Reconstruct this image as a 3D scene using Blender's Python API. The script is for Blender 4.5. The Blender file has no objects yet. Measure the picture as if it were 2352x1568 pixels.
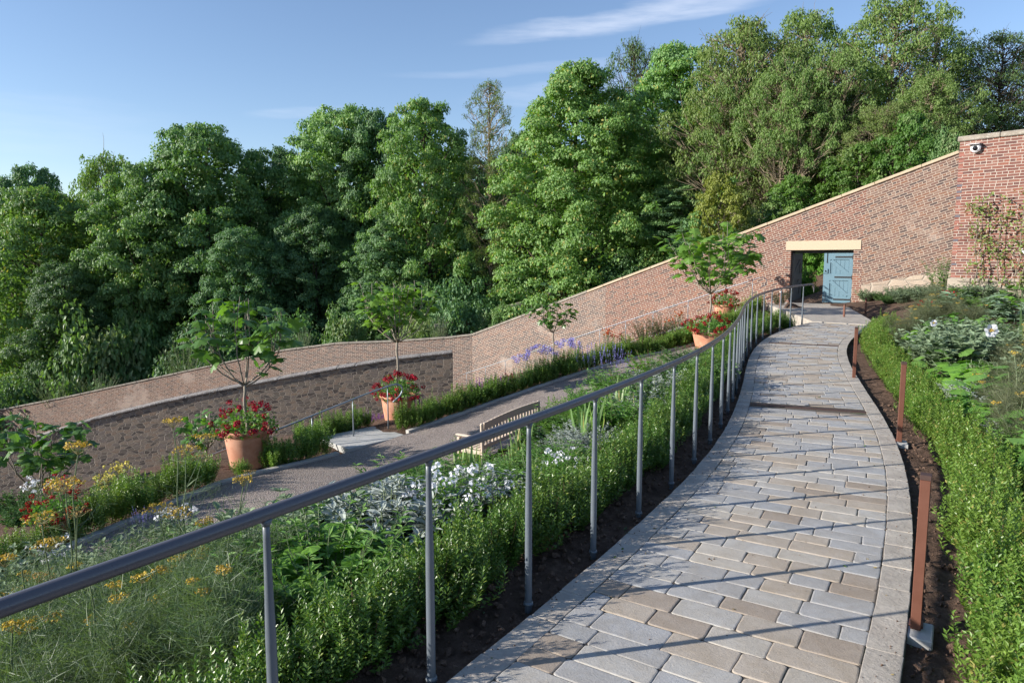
import bpy, math
import numpy as np
from mathutils import Vector, noise as mnoise

C = bpy.context.scene
COL = C.collection
R = math.radians
PI = math.pi

# ------------------------------------------------------------------ camera
EYE = 1.75
FOC = 1600.0            # focal length in the 2352 x 1568 frame the layout was measured in
PITCH = math.atan((784 - 600) / FOC)
cam = bpy.data.cameras.new('camera')
cam.sensor_width = 36.0
cam.lens = 36.0 * FOC / 2352.0
cam.clip_start = 0.05
cam.clip_end = 6000
cam_o = bpy.data.objects.new('camera', cam)
cam_o.location = (0, 0, EYE)
cam_o.rotation_euler = (PI / 2 - PITCH, 0, 0)
COL.objects.link(cam_o)
C.camera = cam_o

# ------------------------------------------------------------------ sun, sky, exposure
SUN_EL = R(21)
SUN_AZ = R(-103.5)        # clockwise from +Y: the sun stands left and a little behind
tosun = Vector((math.sin(SUN_AZ) * math.cos(SUN_EL), math.cos(SUN_AZ) * math.cos(SUN_EL), math.sin(SUN_EL)))
sl = bpy.data.lights.new('sun', 'SUN')
sl.energy = 4.9
sl.angle = R(0.53)
sl.color = (1.0, 0.94, 0.86)
so = bpy.data.objects.new('sun', sl)
so.rotation_euler = (-tosun).to_track_quat('-Z', 'Y').to_euler()
COL.objects.link(so)

world = bpy.data.worlds.new('World')
C.world = world
world.use_nodes = True
C.view_settings.view_transform = 'Standard'
C.view_settings.look = 'None'
C.view_settings.exposure = 0.82
C.view_settings.gamma = 1
C.cycles.max_bounces = 7
C.cycles.diffuse_bounces = 3
C.cycles.glossy_bounces = 2
C.cycles.transmission_bounces = 3
C.cycles.transparent_max_bounces = 4
C.cycles.caustics_reflective = False
C.cycles.caustics_refractive = False
C.cycles.use_denoising = True
C.cycles.use_adaptive_sampling = True
C.cycles.adaptive_threshold = 0.02


class NT:
    """small helper for node trees"""
    def __init__(s, tree):
        s.t = tree
        s.n = tree.nodes
        s.l = tree.links

    def new(s, typ, **kw):
        n = s.n.new(typ)
        for k, v in kw.items():
            setattr(n, k, v)
        return n

    def put(s, sock, v):
        if hasattr(v, 'is_linked') or isinstance(v, bpy.types.NodeSocket):
            s.l.new(v, sock)
        else:
            if sock.type == 'RGBA' and len(v) == 3:
                v = (*v, 1)
            sock.default_value = v

    def math(s, op, a, b=None, c=None, clamp=False):
        n = s.new('ShaderNodeMath', operation=op, use_clamp=clamp)
        for i, v in enumerate((a, b, c)):
            if v is not None:
                s.put(n.inputs[i], v)
        return n.outputs[0]

    def mix(s, f, a, b, mode='MIX'):
        n = s.new('ShaderNodeMix', data_type='RGBA', blend_type=mode)
        s.put(n.inputs[0], f)
        s.put(n.inputs[6], a)
        s.put(n.inputs[7], b)
        return n.outputs[2]

    def noise(s, vec, scale, detail=2, rough=0.5, dim='3D', dist=0.0):
        n = s.new('ShaderNodeTexNoise', noise_dimensions=dim)
        if vec is not None:
            s.l.new(vec, n.inputs['Vector'])
        n.inputs['Scale'].default_value = scale
        n.inputs['Detail'].default_value = detail
        n.inputs['Roughness'].default_value = rough
        n.inputs['Distortion'].default_value = dist
        return n.outputs[0]

    def ramp(s, f, pts, interp='LINEAR'):
        n = s.new('ShaderNodeValToRGB')
        cr = n.color_ramp
        cr.interpolation = interp
        while len(cr.elements) < len(pts):
            cr.elements.new(0.5)
        for e, (p, c) in zip(cr.elements, pts):
            e.position = p
            e.color = (*c, 1) if len(c) == 3 else c
        s.put(n.inputs[0], f)
        return n.outputs[0]

    def mapr(s, v, a, b, c=0.0, d=1.0, smooth=True):
        n = s.new('ShaderNodeMapRange', interpolation_type='SMOOTHSTEP' if smooth else 'LINEAR')
        s.put(n.inputs[0], v)
        for i, x in enumerate((a, b, c, d)):
            s.put(n.inputs[1 + i], x)
        return n.outputs[0]

    def sep(s, v):
        n = s.new('ShaderNodeSeparateXYZ')
        s.l.new(v, n.inputs[0])
        return n.outputs

    def comb(s, x, y, z):
        n = s.new('ShaderNodeCombineXYZ')
        for i, v in enumerate((x, y, z)):
            s.put(n.inputs[i], v)
        return n.outputs[0]

    def bump(s, h, strength=0.4, dist=0.01):
        n = s.new('ShaderNodeBump')
        n.inputs['Strength'].default_value = strength
        n.inputs['Distance'].default_value = dist
        s.put(n.inputs['Height'], h)
        return n.outputs[0]


def build_world():
    t = NT(world.node_tree)
    t.n.clear()
    sky = t.new('ShaderNodeTexSky', sky_type='NISHITA', sun_disc=False)
    sky.sun_elevation = SUN_EL
    sky.sun_rotation = SUN_AZ % (2 * PI)
    sky.air_density = 1.0
    sky.dust_density = 0.25
    sky.ozone_density = 3.0
    tc = t.new('ShaderNodeTexCoord')
    x, y, z = t.sep(tc.outputs['Generated'])
    az = t.math('ARCTAN2', x, y)
    el = t.math('ARCSINE', z)
    wv = t.comb(t.math('MULTIPLY', az, 5.0), t.math('MULTIPLY', el, 34.0), 0.0)
    n1 = t.noise(wv, 1.0, 5, 0.55)
    n2 = t.noise(wv, 3.2, 4, 0.6)
    total = 0.0
    #      azimuth, elevation, half width, half height (degrees), tilt, strength
    for a, e, wa, we, k, s in ((9.5, 18.1, 13.0, 0.9, 0.10, 0.55), (3.0, 14.9, 13, 0.4, 0.06, 0.18), (4.0, 13.2, 8, 1.0, 0.1, 0.2),
                               (-16.5, 11.2, 4.0, 0.45, 0.12, 0.2), (-38, 9.0, 14, 2.2, 0.0, 0.12), (35.0, 19.0, 6, 0.7, 0.1, 0.4)):
        da = t.math('DIVIDE', t.math('SUBTRACT', az, R(a)), R(wa))
        lift = t.math('MULTIPLY', t.math('SUBTRACT', az, R(a)), k)
        wob = t.math('MULTIPLY', t.math('SUBTRACT', n1, 0.5), R(we) * 2.2)
        de = t.math('DIVIDE', t.math('SUBTRACT', t.math('SUBTRACT', t.math('SUBTRACT', el, R(e)), lift), wob), R(we))
        q = t.math('ADD', t.math('MULTIPLY', da, da), t.math('MULTIPLY', de, de))
        m = t.math('MULTIPLY', t.mapr(q, 1.25, 0.0), s)
        total = t.math('ADD', m, total)
    dens = t.math('MULTIPLY', total, t.mapr(n2, 0.2, 0.75, 0.45, 1.1), clamp=True)
    clear = t.mix(1.0, sky.outputs[0], (.93, .87, .88), 'MULTIPLY')
    col = t.mix(t.math('MULTIPLY', dens, 0.75), clear, (4.6, 4.9, 5.6))
    bg = t.new('ShaderNodeBackground')
    t.l.new(col, bg.inputs[0])
    bg.inputs[1].default_value = 0.125
    out = t.new('ShaderNodeOutputWorld')
    t.l.new(bg.outputs[0], out.inputs[0])


build_world()

# ------------------------------------------------------------------ measuring helpers
_cp, _sp = math.cos(PITCH), math.sin(PITCH)


def ray(px, py):
    u, v = (px - 1176) / FOC, (784 - py) / FOC
    return np.array([u, _cp + v * _sp, -_sp + v * _cp])


def at(px, py, Y):
    d = ray(px, py)
    return np.array([0, 0, EYE]) + d * (Y / d[1])


def onz(px, py, z):
    d = ray(px, py)
    return np.array([0, 0, EYE]) + d * ((z - EYE) / d[2])


def proj(p):
    """world point -> measuring pixels (used only while laying out)"""
    x, y, z = p[0], p[1], p[2] - EYE
    f = y * _cp - z * _sp
    u = y * _sp + z * _cp
    return 1176 + FOC * x / f, 784 - FOC * u / f


# ------------------------------------------------------------------ mesh builder
class MB:
    def __init__(s):
        s.v, s.fi, s.fs, s.fm, s.uv = [], [], [], [], []
        s.nv = 0

    def add(s, V, F, m=0, uv=None):
        V = np.asarray(V, float).reshape(-1, 3)
        F = np.asarray(F, int)
        if F.ndim == 1:
            F = F.reshape(1, -1)
        s.v.append(V)
        s.fi.append((F + s.nv).ravel())
        s.fs.append(np.full(len(F), F.shape[1]))
        s.fm.append(np.full(len(F), m))
        if uv is not None:
            s.uv.append(np.asarray(uv, float).reshape(-1, 2))
        s.nv += len(V)

    def mesh(s, name, mats, smooth=False):
        me = bpy.data.meshes.new(name)
        v = np.concatenate(s.v)
        fi = np.concatenate(s.fi).astype(np.int32)
        fs = np.concatenate(s.fs).astype(np.int32)
        fm = np.concatenate(s.fm).astype(np.int32)
        me.vertices.add(len(v))
        me.vertices.foreach_set('co', v.astype(np.float32).ravel())
        me.loops.add(len(fi))
        me.loops.foreach_set('vertex_index', fi)
        me.polygons.add(len(fs))
        st = np.zeros(len(fs), np.int32)
        st[1:] = np.cumsum(fs)[:-1]
        me.polygons.foreach_set('loop_start', st)
        me.polygons.foreach_set('material_index', fm)
        me.polygons.foreach_set('use_smooth', np.full(len(fs), smooth))
        for m in (mats if isinstance(mats, (list, tuple)) else [mats]):
            me.materials.append(m)
        if s.uv:
            uvl = me.uv_layers.new(name='UVMap')
            uvl.data.foreach_set('uv', np.concatenate(s.uv).astype(np.float32).ravel())
        me.update(calc_edges=True)
        me.validate()
        return me

    def build(s, name, mats, parent=None, smooth=False, loc=None):
        o = bpy.data.objects.new(name, s.mesh(name, mats, smooth))
        COL.objects.link(o)
        if parent is not None:
            o.parent = parent
        if loc is not None:
            o.location = loc
        return o

    # --- shapes
    def box(s, c, size, rz=0.0, m=0, ux=None, uy=None, uz=None):
        c = np.asarray(c, float)
        hx, hy, hz = [k / 2 for k in size]
        if ux is None:
            ux = np.array([math.cos(rz), math.sin(rz), 0])
            uy = np.array([-math.sin(rz), math.cos(rz), 0])
            uz = np.array([0, 0, 1.0])
        V = [c + a * hx * ux + b * hy * uy + d * hz * uz for d in (-1, 1) for a, b in ((-1, -1), (1, -1), (1, 1), (-1, 1))]
        s.add(V, [(0, 3, 2, 1), (4, 5, 6, 7), (0, 1, 5, 4), (1, 2, 6, 5), (2, 3, 7, 6), (3, 0, 4, 7)], m)

    def bbox(s, c, size, bev, ux=None, uy=None, uz=None, m=0):
        """box with chamfered edges"""
        c = np.asarray(c, float)
        if ux is None:
            ux, uy, uz = np.eye(3)
        h = np.array(size) / 2.0
        V, idx = [], {}
        for sx in (-1, 1):
            for sy in (-1, 1):
                for sz in (-1, 1):
                    sg = np.array([sx, sy, sz])
                    for k in range(3):
                        q = h - bev
                        q[k] = h[k]
                        q = q * sg
                        idx[(sx, sy, sz, k)] = len(V)
                        V.append(c + q[0] * ux + q[1] * uy + q[2] * uz)
        I = lambda a, b, d, k: idx[(a, b, d, k)]
        Q, T = [], []
        for k in range(3):
            i, j = (k + 1) % 3, (k + 2) % 3
            for sg in (-1, 1):
                f = []
                for a, b in ((-1, -1), (1, -1), (1, 1), (-1, 1)):
                    key = [0, 0, 0]
                    key[k], key[i], key[j] = sg, a, b
                    f.append(idx[(*key, k)])
                Q.append(f if sg > 0 else f[::-1])
        for k in range(3):
            i, j = (k + 1) % 3, (k + 2) % 3
            for a in (-1, 1):
                for b in (-1, 1):
                    k0, k1 = [0, 0, 0], [0, 0, 0]
                    k0[k], k0[i], k0[j] = -1, a, b
                    k1[k], k1[i], k1[j] = 1, a, b
                    f = [idx[(*k0, i)], idx[(*k1, i)], idx[(*k1, j)], idx[(*k0, j)]]
                    Q.append(f if a * b < 0 else f[::-1])
        for sx in (-1, 1):
            for sy in (-1, 1):
                for sz in (-1, 1):
                    f = [idx[(sx, sy, sz, 0)], idx[(sx, sy, sz, 1)], idx[(sx, sy, sz, 2)]]
                    T.append(f if sx * sy * sz > 0 else f[::-1])
        s.add(V, Q, m)
        n0 = s.nv - len(V)
        s.fi.append((np.array(T) + n0).ravel())
        s.fs.append(np.full(len(T), 3))
        s.fm.append(np.full(len(T), m))

    def tube(s, pts, rad, n=6, m=0, cap=True):
        P = np.asarray(pts, float)
        k = len(P)
        r = np.broadcast_to(np.asarray(rad, float), (k,))
        T = np.gradient(P, axis=0)
        T /= np.linalg.norm(T, axis=1)[:, None] + 1e-9
        ref = np.array([0, 0, 1.0]) if abs(T[:, 2]).mean() < 0.8 else np.array([1.0, 0, 0])
        A = np.cross(T, ref)
        A /= np.linalg.norm(A, axis=1)[:, None] + 1e-9
        B = np.cross(T, A)
        an = np.arange(n) * 2 * PI / n
        V = P[:, None, :] + r[:, None, None] * (np.cos(an)[None, :, None] * A[:, None, :] + np.sin(an)[None, :, None] * B[:, None, :])
        i, j = np.meshgrid(np.arange(k - 1), np.arange(n), indexing='ij')
        j2 = (j + 1) % n
        F = np.stack([i * n + j, i * n + j2, (i + 1) * n + j2, (i + 1) * n + j], -1).reshape(-1, 4)
        s.add(V.reshape(-1, 3), F, m)
        if cap and n >= 3:
            n0 = s.nv - k * n
            for f in (np.arange(n)[::-1], (k - 1) * n + np.arange(n)):
                s.fi.append(f + n0)
                s.fs.append(np.array([n]))
                s.fm.append(np.array([m]))

    def lathe(s, prof, n=32, c=(0, 0, 0), m=0):
        pr = np.asarray(prof, float)
        an = np.arange(n) * 2 * PI / n
        V = np.stack([pr[:, 0:1] * np.cos(an), pr[:, 0:1] * np.sin(an), np.repeat(pr[:, 1:2], n, 1)], -1) + np.asarray(c, float)
        k = len(pr)
        i, j = np.meshgrid(np.arange(k - 1), np.arange(n), indexing='ij')
        j2 = (j + 1) % n
        F = np.stack([i * n + j, i * n + j2, (i + 1) * n + j2, (i + 1) * n + j], -1).reshape(-1, 4)
        s.add(V.reshape(-1, 3), F, m)

    def scat(s, T, P, D, N, S, m=0):
        """copies of template T at P, its +Y along D, its +Z towards N, scaled by S"""
        V0, F0 = T
        P, D, N = (np.asarray(a, float) for a in (P, D, N))
        if len(P) == 0:
            return
        D = D / (np.linalg.norm(D, axis=1)[:, None] + 1e-9)
        X = np.cross(D, N)
        X /= np.linalg.norm(X, axis=1)[:, None] + 1e-9
        Z = np.cross(X, D)
        S = np.asarray(S, float)
        if S.ndim == 1:
            S = np.repeat(S[:, None], 3, 1)
        S = np.broadcast_to(S, (len(P), 3))
        L = V0[None] * S[:, None, :]
        W = L[..., 0:1] * X[:, None] + L[..., 1:2] * D[:, None] + L[..., 2:3] * Z[:, None] + P[:, None]
        nv = len(V0)
        for F in F0:
            pass
        base = s.nv
        s.v.append(W.reshape(-1, 3))
        off = base + np.arange(len(P))[:, None, None] * nv
        for F in F0:
            FF = (F[None] + off).reshape(-1, F.shape[1])
            s.fi.append(FF.ravel())
            s.fs.append(np.full(len(FF), F.shape[1]))
            s.fm.append(np.full(len(FF), m))
        s.nv += nv * len(P)


# leaf and petal templates: (verts, [face arrays])
def T_leaf(w=0.45, fold=0.10, droop=0.08):
    return (np.array([(0, 0, 0), (w / 2, .45, fold), (0, 1, -droop), (-w / 2, .45, fold)]), [np.array([(0, 1, 2), (0, 2, 3)])])


def T_leaf8(w=0.35, fold=0.06, droop=0.2):
    V = [(0, 0, 0), (w * .38, .25, fold), (w * .5, .5, fold * .8 - droop * .15), (w * .3, .8, fold * .4 - droop * .55), (0, 1, -droop),
         (-w * .3, .8, fold * .4 - droop * .55), (-w * .5, .5, fold * .8 - droop * .15), (-w * .38, .25, fold), (0, .5, -droop * .2)]
    return (np.array(V), [np.array([(0, 1, 2, 8), (8, 2, 3, 4), (8, 4, 5, 6), (0, 8, 6, 7)])])


def T_disc(n=6, cup=0.15):
    V = [(0, .5, 0)] + [(.5 * math.sin(2 * PI * k / n), .5 - .5 * math.cos(2 * PI * k / n), cup) for k in range(n)]
    return (np.array(V), [np.array([(0, 1 + k, 1 + (k + 1) % n) for k in range(n)])])


def T_lobed(angs, rads, cy=0.36, droop=0.3, petiole=True):
    V = [(0, cy, 0.04)]
    for a, r in zip(angs, rads):
        x, y = r * math.sin(R(a)), cy + r * math.cos(R(a))
        V.append((x, y, -droop * r * r + 0.03 * math.cos(6 * R(a))))
    n = len(angs)
    return (np.array(V), [np.array([(0, 1 + (k + 1) % n, 1 + k) for k in range(n)])])


def T_blade(n=5, w=0.05, bend=0.25):
    V, F = [], []
    for k in range(n + 1):
        t = k / n
        ww = w * (1 - t ** 2.2) * (0.75 + 0.5 * min(t * 3, 1)) / 2 + .0005
        z = -bend * t * t
        V += [(-ww, t * (1 - .25 * bend * t), z), (ww, t * (1 - .25 * bend * t), z)]
    for k in range(n):
        F.append((2 * k, 2 * k + 1, 2 * k + 3, 2 * k + 2))
    return (np.array(V), [np.array(F)])


LEAF = T_leaf()
LEAFN = T_leaf(0.3)
LEAFW = T_leaf(0.75, .06, .12)
BOXL = T_leaf(0.46, .07, .0)
LANCE = T_leaf8(0.3, .05, .25)
LANCEW = T_leaf8(0.5, .06, .22)
DISC = T_disc(6, .12)
PETAL5 = T_lobed([36 * k for k in range(10)], [.5, .33] * 5, .5, -.25)
FIGL = T_lobed([0, 14, 25, 33, 44, 58, 74, 88, 106, 128, 158, 180, 202, 232, 254, 272, 286, 302, 316, 327, 335, 346],
               [.64, .60, .44, .40, .56, .60, .50, .38, .47, .48, .36, .27, .36, .48, .47, .38, .50, .60, .56, .40, .44, .60], .36, .5)
MALLOW = T_lobed([0, 20, 36, 54, 72, 90, 110, 132, 158, 180, 202, 228, 250, 270, 288, 306, 324, 340],
                 [.58, .55, .46, .56, .54, .45, .5, .46, .36, .22, .36, .46, .5, .45, .54, .56, .46, .55], .42, .35)
GERL = T_lobed([30 * k for k in range(12)], [.5, .46] * 5 + [.5, .3], .48, -.3)
BLADE = T_blade(5, .055, .22)
BLADES = T_blade(4, .03, .5)


def unit(a):
    return a / (np.linalg.norm(a, axis=-1, keepdims=True) + 1e-9)


def sph(rng, n, zlo=-1.0, zhi=1.0):
    z = rng.uniform(zlo, zhi, n)
    a = rng.uniform(0, 2 * PI, n)
    r = np.sqrt(np.maximum(0, 1 - z * z))
    return np.stack([r * np.cos(a), r * np.sin(a), z], 1)


def smooth_line(P, n, closed=False):
    """Catmull-Rom through P, resampled to n points by arc length"""
    P = np.asarray(P, float)
    Q = np.vstack([2 * P[0] - P[1], P, 2 * P[-1] - P[-2]])
    out = []
    for i in range(1, len(Q) - 2):
        p0, p1, p2, p3 = Q[i - 1:i + 3]
        t = np.linspace(0, 1, 24, endpoint=False)[:, None]
        out.append(.5 * (2 * p1 + (p2 - p0) * t + (2 * p0 - 5 * p1 + 4 * p2 - p3) * t ** 2 + (3 * p1 - p0 - 3 * p2 + p3) * t ** 3))
    out = np.vstack(out + [P[-1:]])
    return resample(out, n)


def resample(P, n):
    d = np.concatenate([[0], np.cumsum(np.linalg.norm(np.diff(P, axis=0), axis=1))])
    s = np.linspace(0, d[-1], n)
    return np.stack([np.interp(s, d, P[:, k]) for k in range(P.shape[1])], 1)


def arclen(P):
    return np.concatenate([[0], np.cumsum(np.linalg.norm(np.diff(P, axis=0), axis=1))])


# ------------------------------------------------------------------ naming helpers
def tag(o, label=None, cat=None, group=None, kind=None):
    if label:
        o['label'] = label
    if cat:
        o['category'] = cat
    if group:
        o['group'] = group
    if kind:
        o['kind'] = kind
    return o


def thing(name, label, cat, loc=(0, 0, 0), rz=0.0, group=None):
    o = bpy.data.objects.new(name, None)
    o.empty_display_size = 0.2
    COL.objects.link(o)
    o.location = loc
    o.rotation_euler = (0, 0, rz)
    return tag(o, label, cat, group)


def part(name, me, parent, loc=None):
    o = bpy.data.objects.new(name, me)
    COL.objects.link(o)
    o.parent = parent
    if loc is not None:
        o.location = loc
    return o


def struct(o):
    o['kind'] = 'structure'
    return o


def copy_thing(o, loc, rz=0.0, scale=1.0, label=None, group=None, name=None):
    """a copy of a thing with copies of its parts and sub-parts"""
    c = o.copy()
    COL.objects.link(c)
    c.location = loc
    c.rotation_euler = (0, 0, rz)
    c.scale = (scale, scale, scale) if np.isscalar(scale) else scale
    if label:
        c['label'] = label
    if group:
        c['group'] = group
    for ch in list(o.children):
        d = ch.copy()
        COL.objects.link(d)
        d.parent = c
        for g in list(ch.children):
            e = g.copy()
            COL.objects.link(e)
            e.parent = d
    return c
# ------------------------------------------------------------------ materials
def new_mat(name):
    m = bpy.data.materials.new(name)
    m.use_nodes = True
    t = NT(m.node_tree)
    b = t.n['Principled BSDF']
    return m, t, b


def leaf_mat(name, c1, c2, trans=0.35, rough=0.5, spec=0.35, c3=None, f3=0.08, tcol=None):
    m, t, b = new_mat(name)
    g = t.new('ShaderNodeNewGeometry')
    oi = t.new('ShaderNodeObjectInfo')
    r = g.outputs['Random Per Island']
    col = t.mix(r, c1, c2)
    if c3 is not None:
        r2 = t.math('FRACT', t.math('MULTIPLY', r, 17.31))
        col = t.mix(t.math('LESS_THAN', r2, f3), col, c3)
    hs = t.new('ShaderNodeHueSaturation')
    t.put(hs.inputs['Color'], col)
    t.put(hs.inputs['Value'], t.mapr(oi.outputs['Random'], 0, 1, .88, 1.12, False))
    t.put(hs.inputs['Hue'], t.mapr(t.math('FRACT', t.math('MULTIPLY', oi.outputs['Random'], 7.7)), 0, 1, .492, .508, False))
    col = hs.outputs[0]
    t.l.new(col, b.inputs['Base Color'])
    b.inputs['Roughness'].default_value = rough
    b.inputs['Specular IOR Level'].default_value = spec
    tr = t.new('ShaderNodeBsdfTranslucent')
    t.put(tr.inputs[0], t.mix(1.0, col, tcol or (1.35, 1.5, .55), 'MULTIPLY'))
    mx = t.new('ShaderNodeMixShader')
    mx.inputs[0].default_value = trans
    t.l.new(b.outputs[0], mx.inputs[1])
    t.l.new(tr.outputs[0], mx.inputs[2])
    t.l.new(mx.outputs[0], t.n['Material Output'].inputs[0])
    return m


def plain_mat(name, col, rough=0.6, metal=0.0, spec=0.4, var=0.15, scale=8.0, bump=0.0, bscale=60.0):
    m, t, b = new_mat(name)
    tc = t.new('ShaderNodeTexCoord')
    n = t.noise(tc.outputs['Object'], scale, 4, .6)
    c = t.mix(n, tuple(k * (1 - var) for k in col), tuple(min(1, k * (1 + var)) for k in col))
    t.l.new(c, b.inputs['Base Color'])
    t.put(b.inputs['Roughness'], t.mapr(n, .3, .7, rough - .08, rough + .08))
    b.inputs['Metallic'].default_value = metal
    b.inputs['Specular IOR Level'].default_value = spec
    if bump:
        n2 = t.noise(tc.outputs['Object'], bscale, 4, .6)
        t.l.new(t.bump(n2, .6, bump), b.inputs['Normal'])
    return m


def brick_mat(name, cols, mcol, bw=.235, bh=.078, mort=.012, stain=(.62, .52, .44), stain_amt=.45, stain_lo=.56, soot=(.06, .055, .055), soot_amt=.35):
    m, t, b = new_mat(name)
    uv = t.new('ShaderNodeUVMap', uv_map='UVMap').outputs[0]
    wob = t.noise(uv, 1.7, 3, .6)
    wob2 = t.noise(uv, 9.0, 2, .5)
    u, v, _ = t.sep(uv)
    v = t.math('ADD', v, t.math('MULTIPLY', t.math('SUBTRACT', wob, .5), .035))
    v = t.math('ADD', v, t.math('MULTIPLY', t.math('SUBTRACT', wob2, .5), .010))
    u = t.math('ADD', u, t.math('MULTIPLY', t.math('SUBTRACT', wob2, .5), .016))
    vr = t.math('DIVIDE', v, bh)
    row = t.math('FLOOR', vr)
    fv = t.math('FRACT', vr)
    hdr = t.math('LESS_THAN', t.math('FLOORED_MODULO', row, 4.0), .5)
    w = t.math('MULTIPLY', t.math('SUBTRACT', 1.0, t.math('MULTIPLY', hdr, .5)), bw)
    wn0 = t.new('ShaderNodeTexWhiteNoise', noise_dimensions='1D')
    t.l.new(row, wn0.inputs['W'])
    ur = t.math('ADD', t.math('DIVIDE', u, w), t.math('ADD', t.math('MULTIPLY', t.math('FLOORED_MODULO', row, 2.0), .5), t.math('MULTIPLY', wn0.outputs[0], .22)))
    colu = t.math('FLOOR', ur)
    fu = t.math('FRACT', ur)
    du = t.math('MULTIPLY', t.math('MINIMUM', fu, t.math('SUBTRACT', 1.0, fu)), w)
    dv = t.math('MULTIPLY', t.math('MINIMUM', fv, t.math('SUBTRACT', 1.0, fv)), bh)
    d = t.math('MINIMUM', du, dv)
    wn = t.new('ShaderNodeTexWhiteNoise', noise_dimensions='2D')
    t.l.new(t.comb(colu, row, 0.0), wn.inputs['Vector'])
    fine = t.noise(uv, 55.0, 3, .6)
    d = t.math('ADD', d, t.math('MULTIPLY', t.math('SUBTRACT', fine, .5), .006))
    mask = t.mapr(d, mort / 2 - .002, mort / 2 + .004)
    n = len(cols)
    bc = t.ramp(wn.outputs[0], [(k / n, c) for k, c in enumerate(cols)], 'CONSTANT')
    mott = t.noise(uv, 22.0, 3, .6)
    bc = t.mix(t.mapr(mott, .3, .7, 0, .5), bc, t.mix(1.0, bc, (.62, .58, .58), 'MULTIPLY'))
    big = t.noise(uv, .55, 5, .65)
    big2 = t.noise(uv, .9, 5, .7, dist=.6)
    bc = t.mix(t.mapr(big2, .5, .72, 0, soot_amt), bc, soot)
    sm = t.math('MULTIPLY', t.mapr(big, stain_lo, stain_lo + .14), t.mapr(fine, .3, .62, .3, 1.0))
    bc = t.mix(t.math('MULTIPLY', sm, stain_amt), bc, stain)
    mc = t.mix(t.noise(uv, 3.0, 4, .6), tuple(k * .8 for k in mcol), mcol)
    col = t.mix(mask, mc, bc)
    t.l.new(col, b.inputs['Base Color'])
    b.inputs['Roughness'].default_value = .88
    b.inputs['Specular IOR Level'].default_value = .2
    h = t.math('ADD', t.math('MULTIPLY', mask, .7), t.math('MULTIPLY', fine, .4))
    t.l.new(t.bump(h, .6, .008), b.inputs['Normal'])
    return m


def rubble_mat(name, cols, mcol, sx=.30, sy=.13):
    m, t, b = new_mat(name)
    uv = t.new('ShaderNodeUVMap', uv_map='UVMap').outputs[0]
    wob = t.noise(uv, 2.4, 2, .5)
    u, v, _ = t.sep(uv)
    vec = t.comb(t.math('DIVIDE', t.math('ADD', u, t.math('MULTIPLY', wob, .12)), sx), t.math('DIVIDE', t.math('ADD', v, t.math('MULTIPLY', wob, .16)), sy), 0.0)
    a = t.new('ShaderNodeTexVoronoi', voronoi_dimensions='2D', feature='F1')
    e = t.new('ShaderNodeTexVoronoi', voronoi_dimensions='2D', feature='DISTANCE_TO_EDGE')
    for q in (a, e):
        t.l.new(vec, q.inputs['Vector'])
        q.inputs['Scale'].default_value = 1.0
        q.inputs['Randomness'].default_value = .8
    r, g, bl = t.sep(a.outputs['Color'])
    bc = t.ramp(r, [(k / len(cols), c) for k, c in enumerate(cols)], 'CONSTANT')
    fine = t.noise(uv, 30.0, 4, .65)
    bc = t.mix(t.mapr(fine, .3, .7, 0, .6), bc, t.mix(1.0, bc, (.55, .52, .5), 'MULTIPLY'))
    big = t.noise(uv, .8, 4, .6)
    bc = t.mix(t.mapr(big, .52, .7, 0, .2), bc, (.12, .10, .09))
    ed = t.math('ADD', e.outputs['Distance'], t.math('MULTIPLY', t.math('SUBTRACT', fine, .5), .08))
    mask = t.mapr(ed, .02, .09)
    mc = t.mix(fine, tuple(k * .7 for k in mcol), mcol)
    t.l.new(t.mix(mask, mc, bc), b.inputs['Base Color'])
    b.inputs['Roughness'].default_value = .9
    b.inputs['Specular IOR Level'].default_value = .2
    h = t.math('ADD', t.math('MULTIPLY', mask, .8), t.math('MULTIPLY', fine, .5))
    t.l.new(t.bump(h, .9, .03), b.inputs['Normal'])
    return m


def stone_mat(name, c1, c2, lich=(.5, .5, .46), lich_amt=.5, scale=3.0, c0=None):
    m, t, b = new_mat(name)
    tc = t.new('ShaderNodeTexCoord').outputs['Object']
    n = t.noise(tc, scale, 6, .65)
    n2 = t.noise(tc, scale * 9, 4, .7)
    c = t.mix(t.mapr(n, .3, .7), c1, c2)
    c = t.mix(t.math('MULTIPLY', t.mapr(n2, .52, .66), lich_amt), c, lich)
    t.l.new(c, b.inputs['Base Color'])
    b.inputs['Roughness'].default_value = .88
    b.inputs['Specular IOR Level'].default_value = .25
    t.l.new(t.bump(t.math('ADD', n, t.math('MULTIPLY', n2, .4)), .5, .02), b.inputs['Normal'])
    return m


def gravel_mat():
    m, t, b = new_mat('gravel')
    tc = t.new('ShaderNodeTexCoord').outputs['Object']
    a = t.new('ShaderNodeTexVoronoi', feature='F1')
    t.l.new(tc, a.inputs['Vector'])
    a.inputs['Scale'].default_value = 62.0
    r, g, bl = t.sep(a.outputs['Color'])
    c = t.ramp(r, [(0, (0.244, 0.201, 0.177)), (.2, (0.464, 0.390, 0.342)), (.45, (0.342, 0.293, 0.275)), (.65, (0.561, 0.488, 0.439)), (.85, (0.415, 0.311, 0.256))], 'CONSTANT')
    c = t.mix(t.mapr(a.outputs['Distance'], .25, .62, 0, .75), c, (0.110, 0.091, 0.079))
    big = t.noise(tc, 1.3, 4, .6)
    c = t.mix(t.mapr(big, .4, .65, 0, .3), c, (0.366, 0.305, 0.256))
    t.l.new(c, b.inputs['Base Color'])
    b.inputs['Roughness'].default_value = .85
    h = t.math('SUBTRACT', 1.0, a.outputs['Distance'])
    t.l.new(t.bump(h, 1.0, .02), b.inputs['Normal'])
    return m


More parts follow.
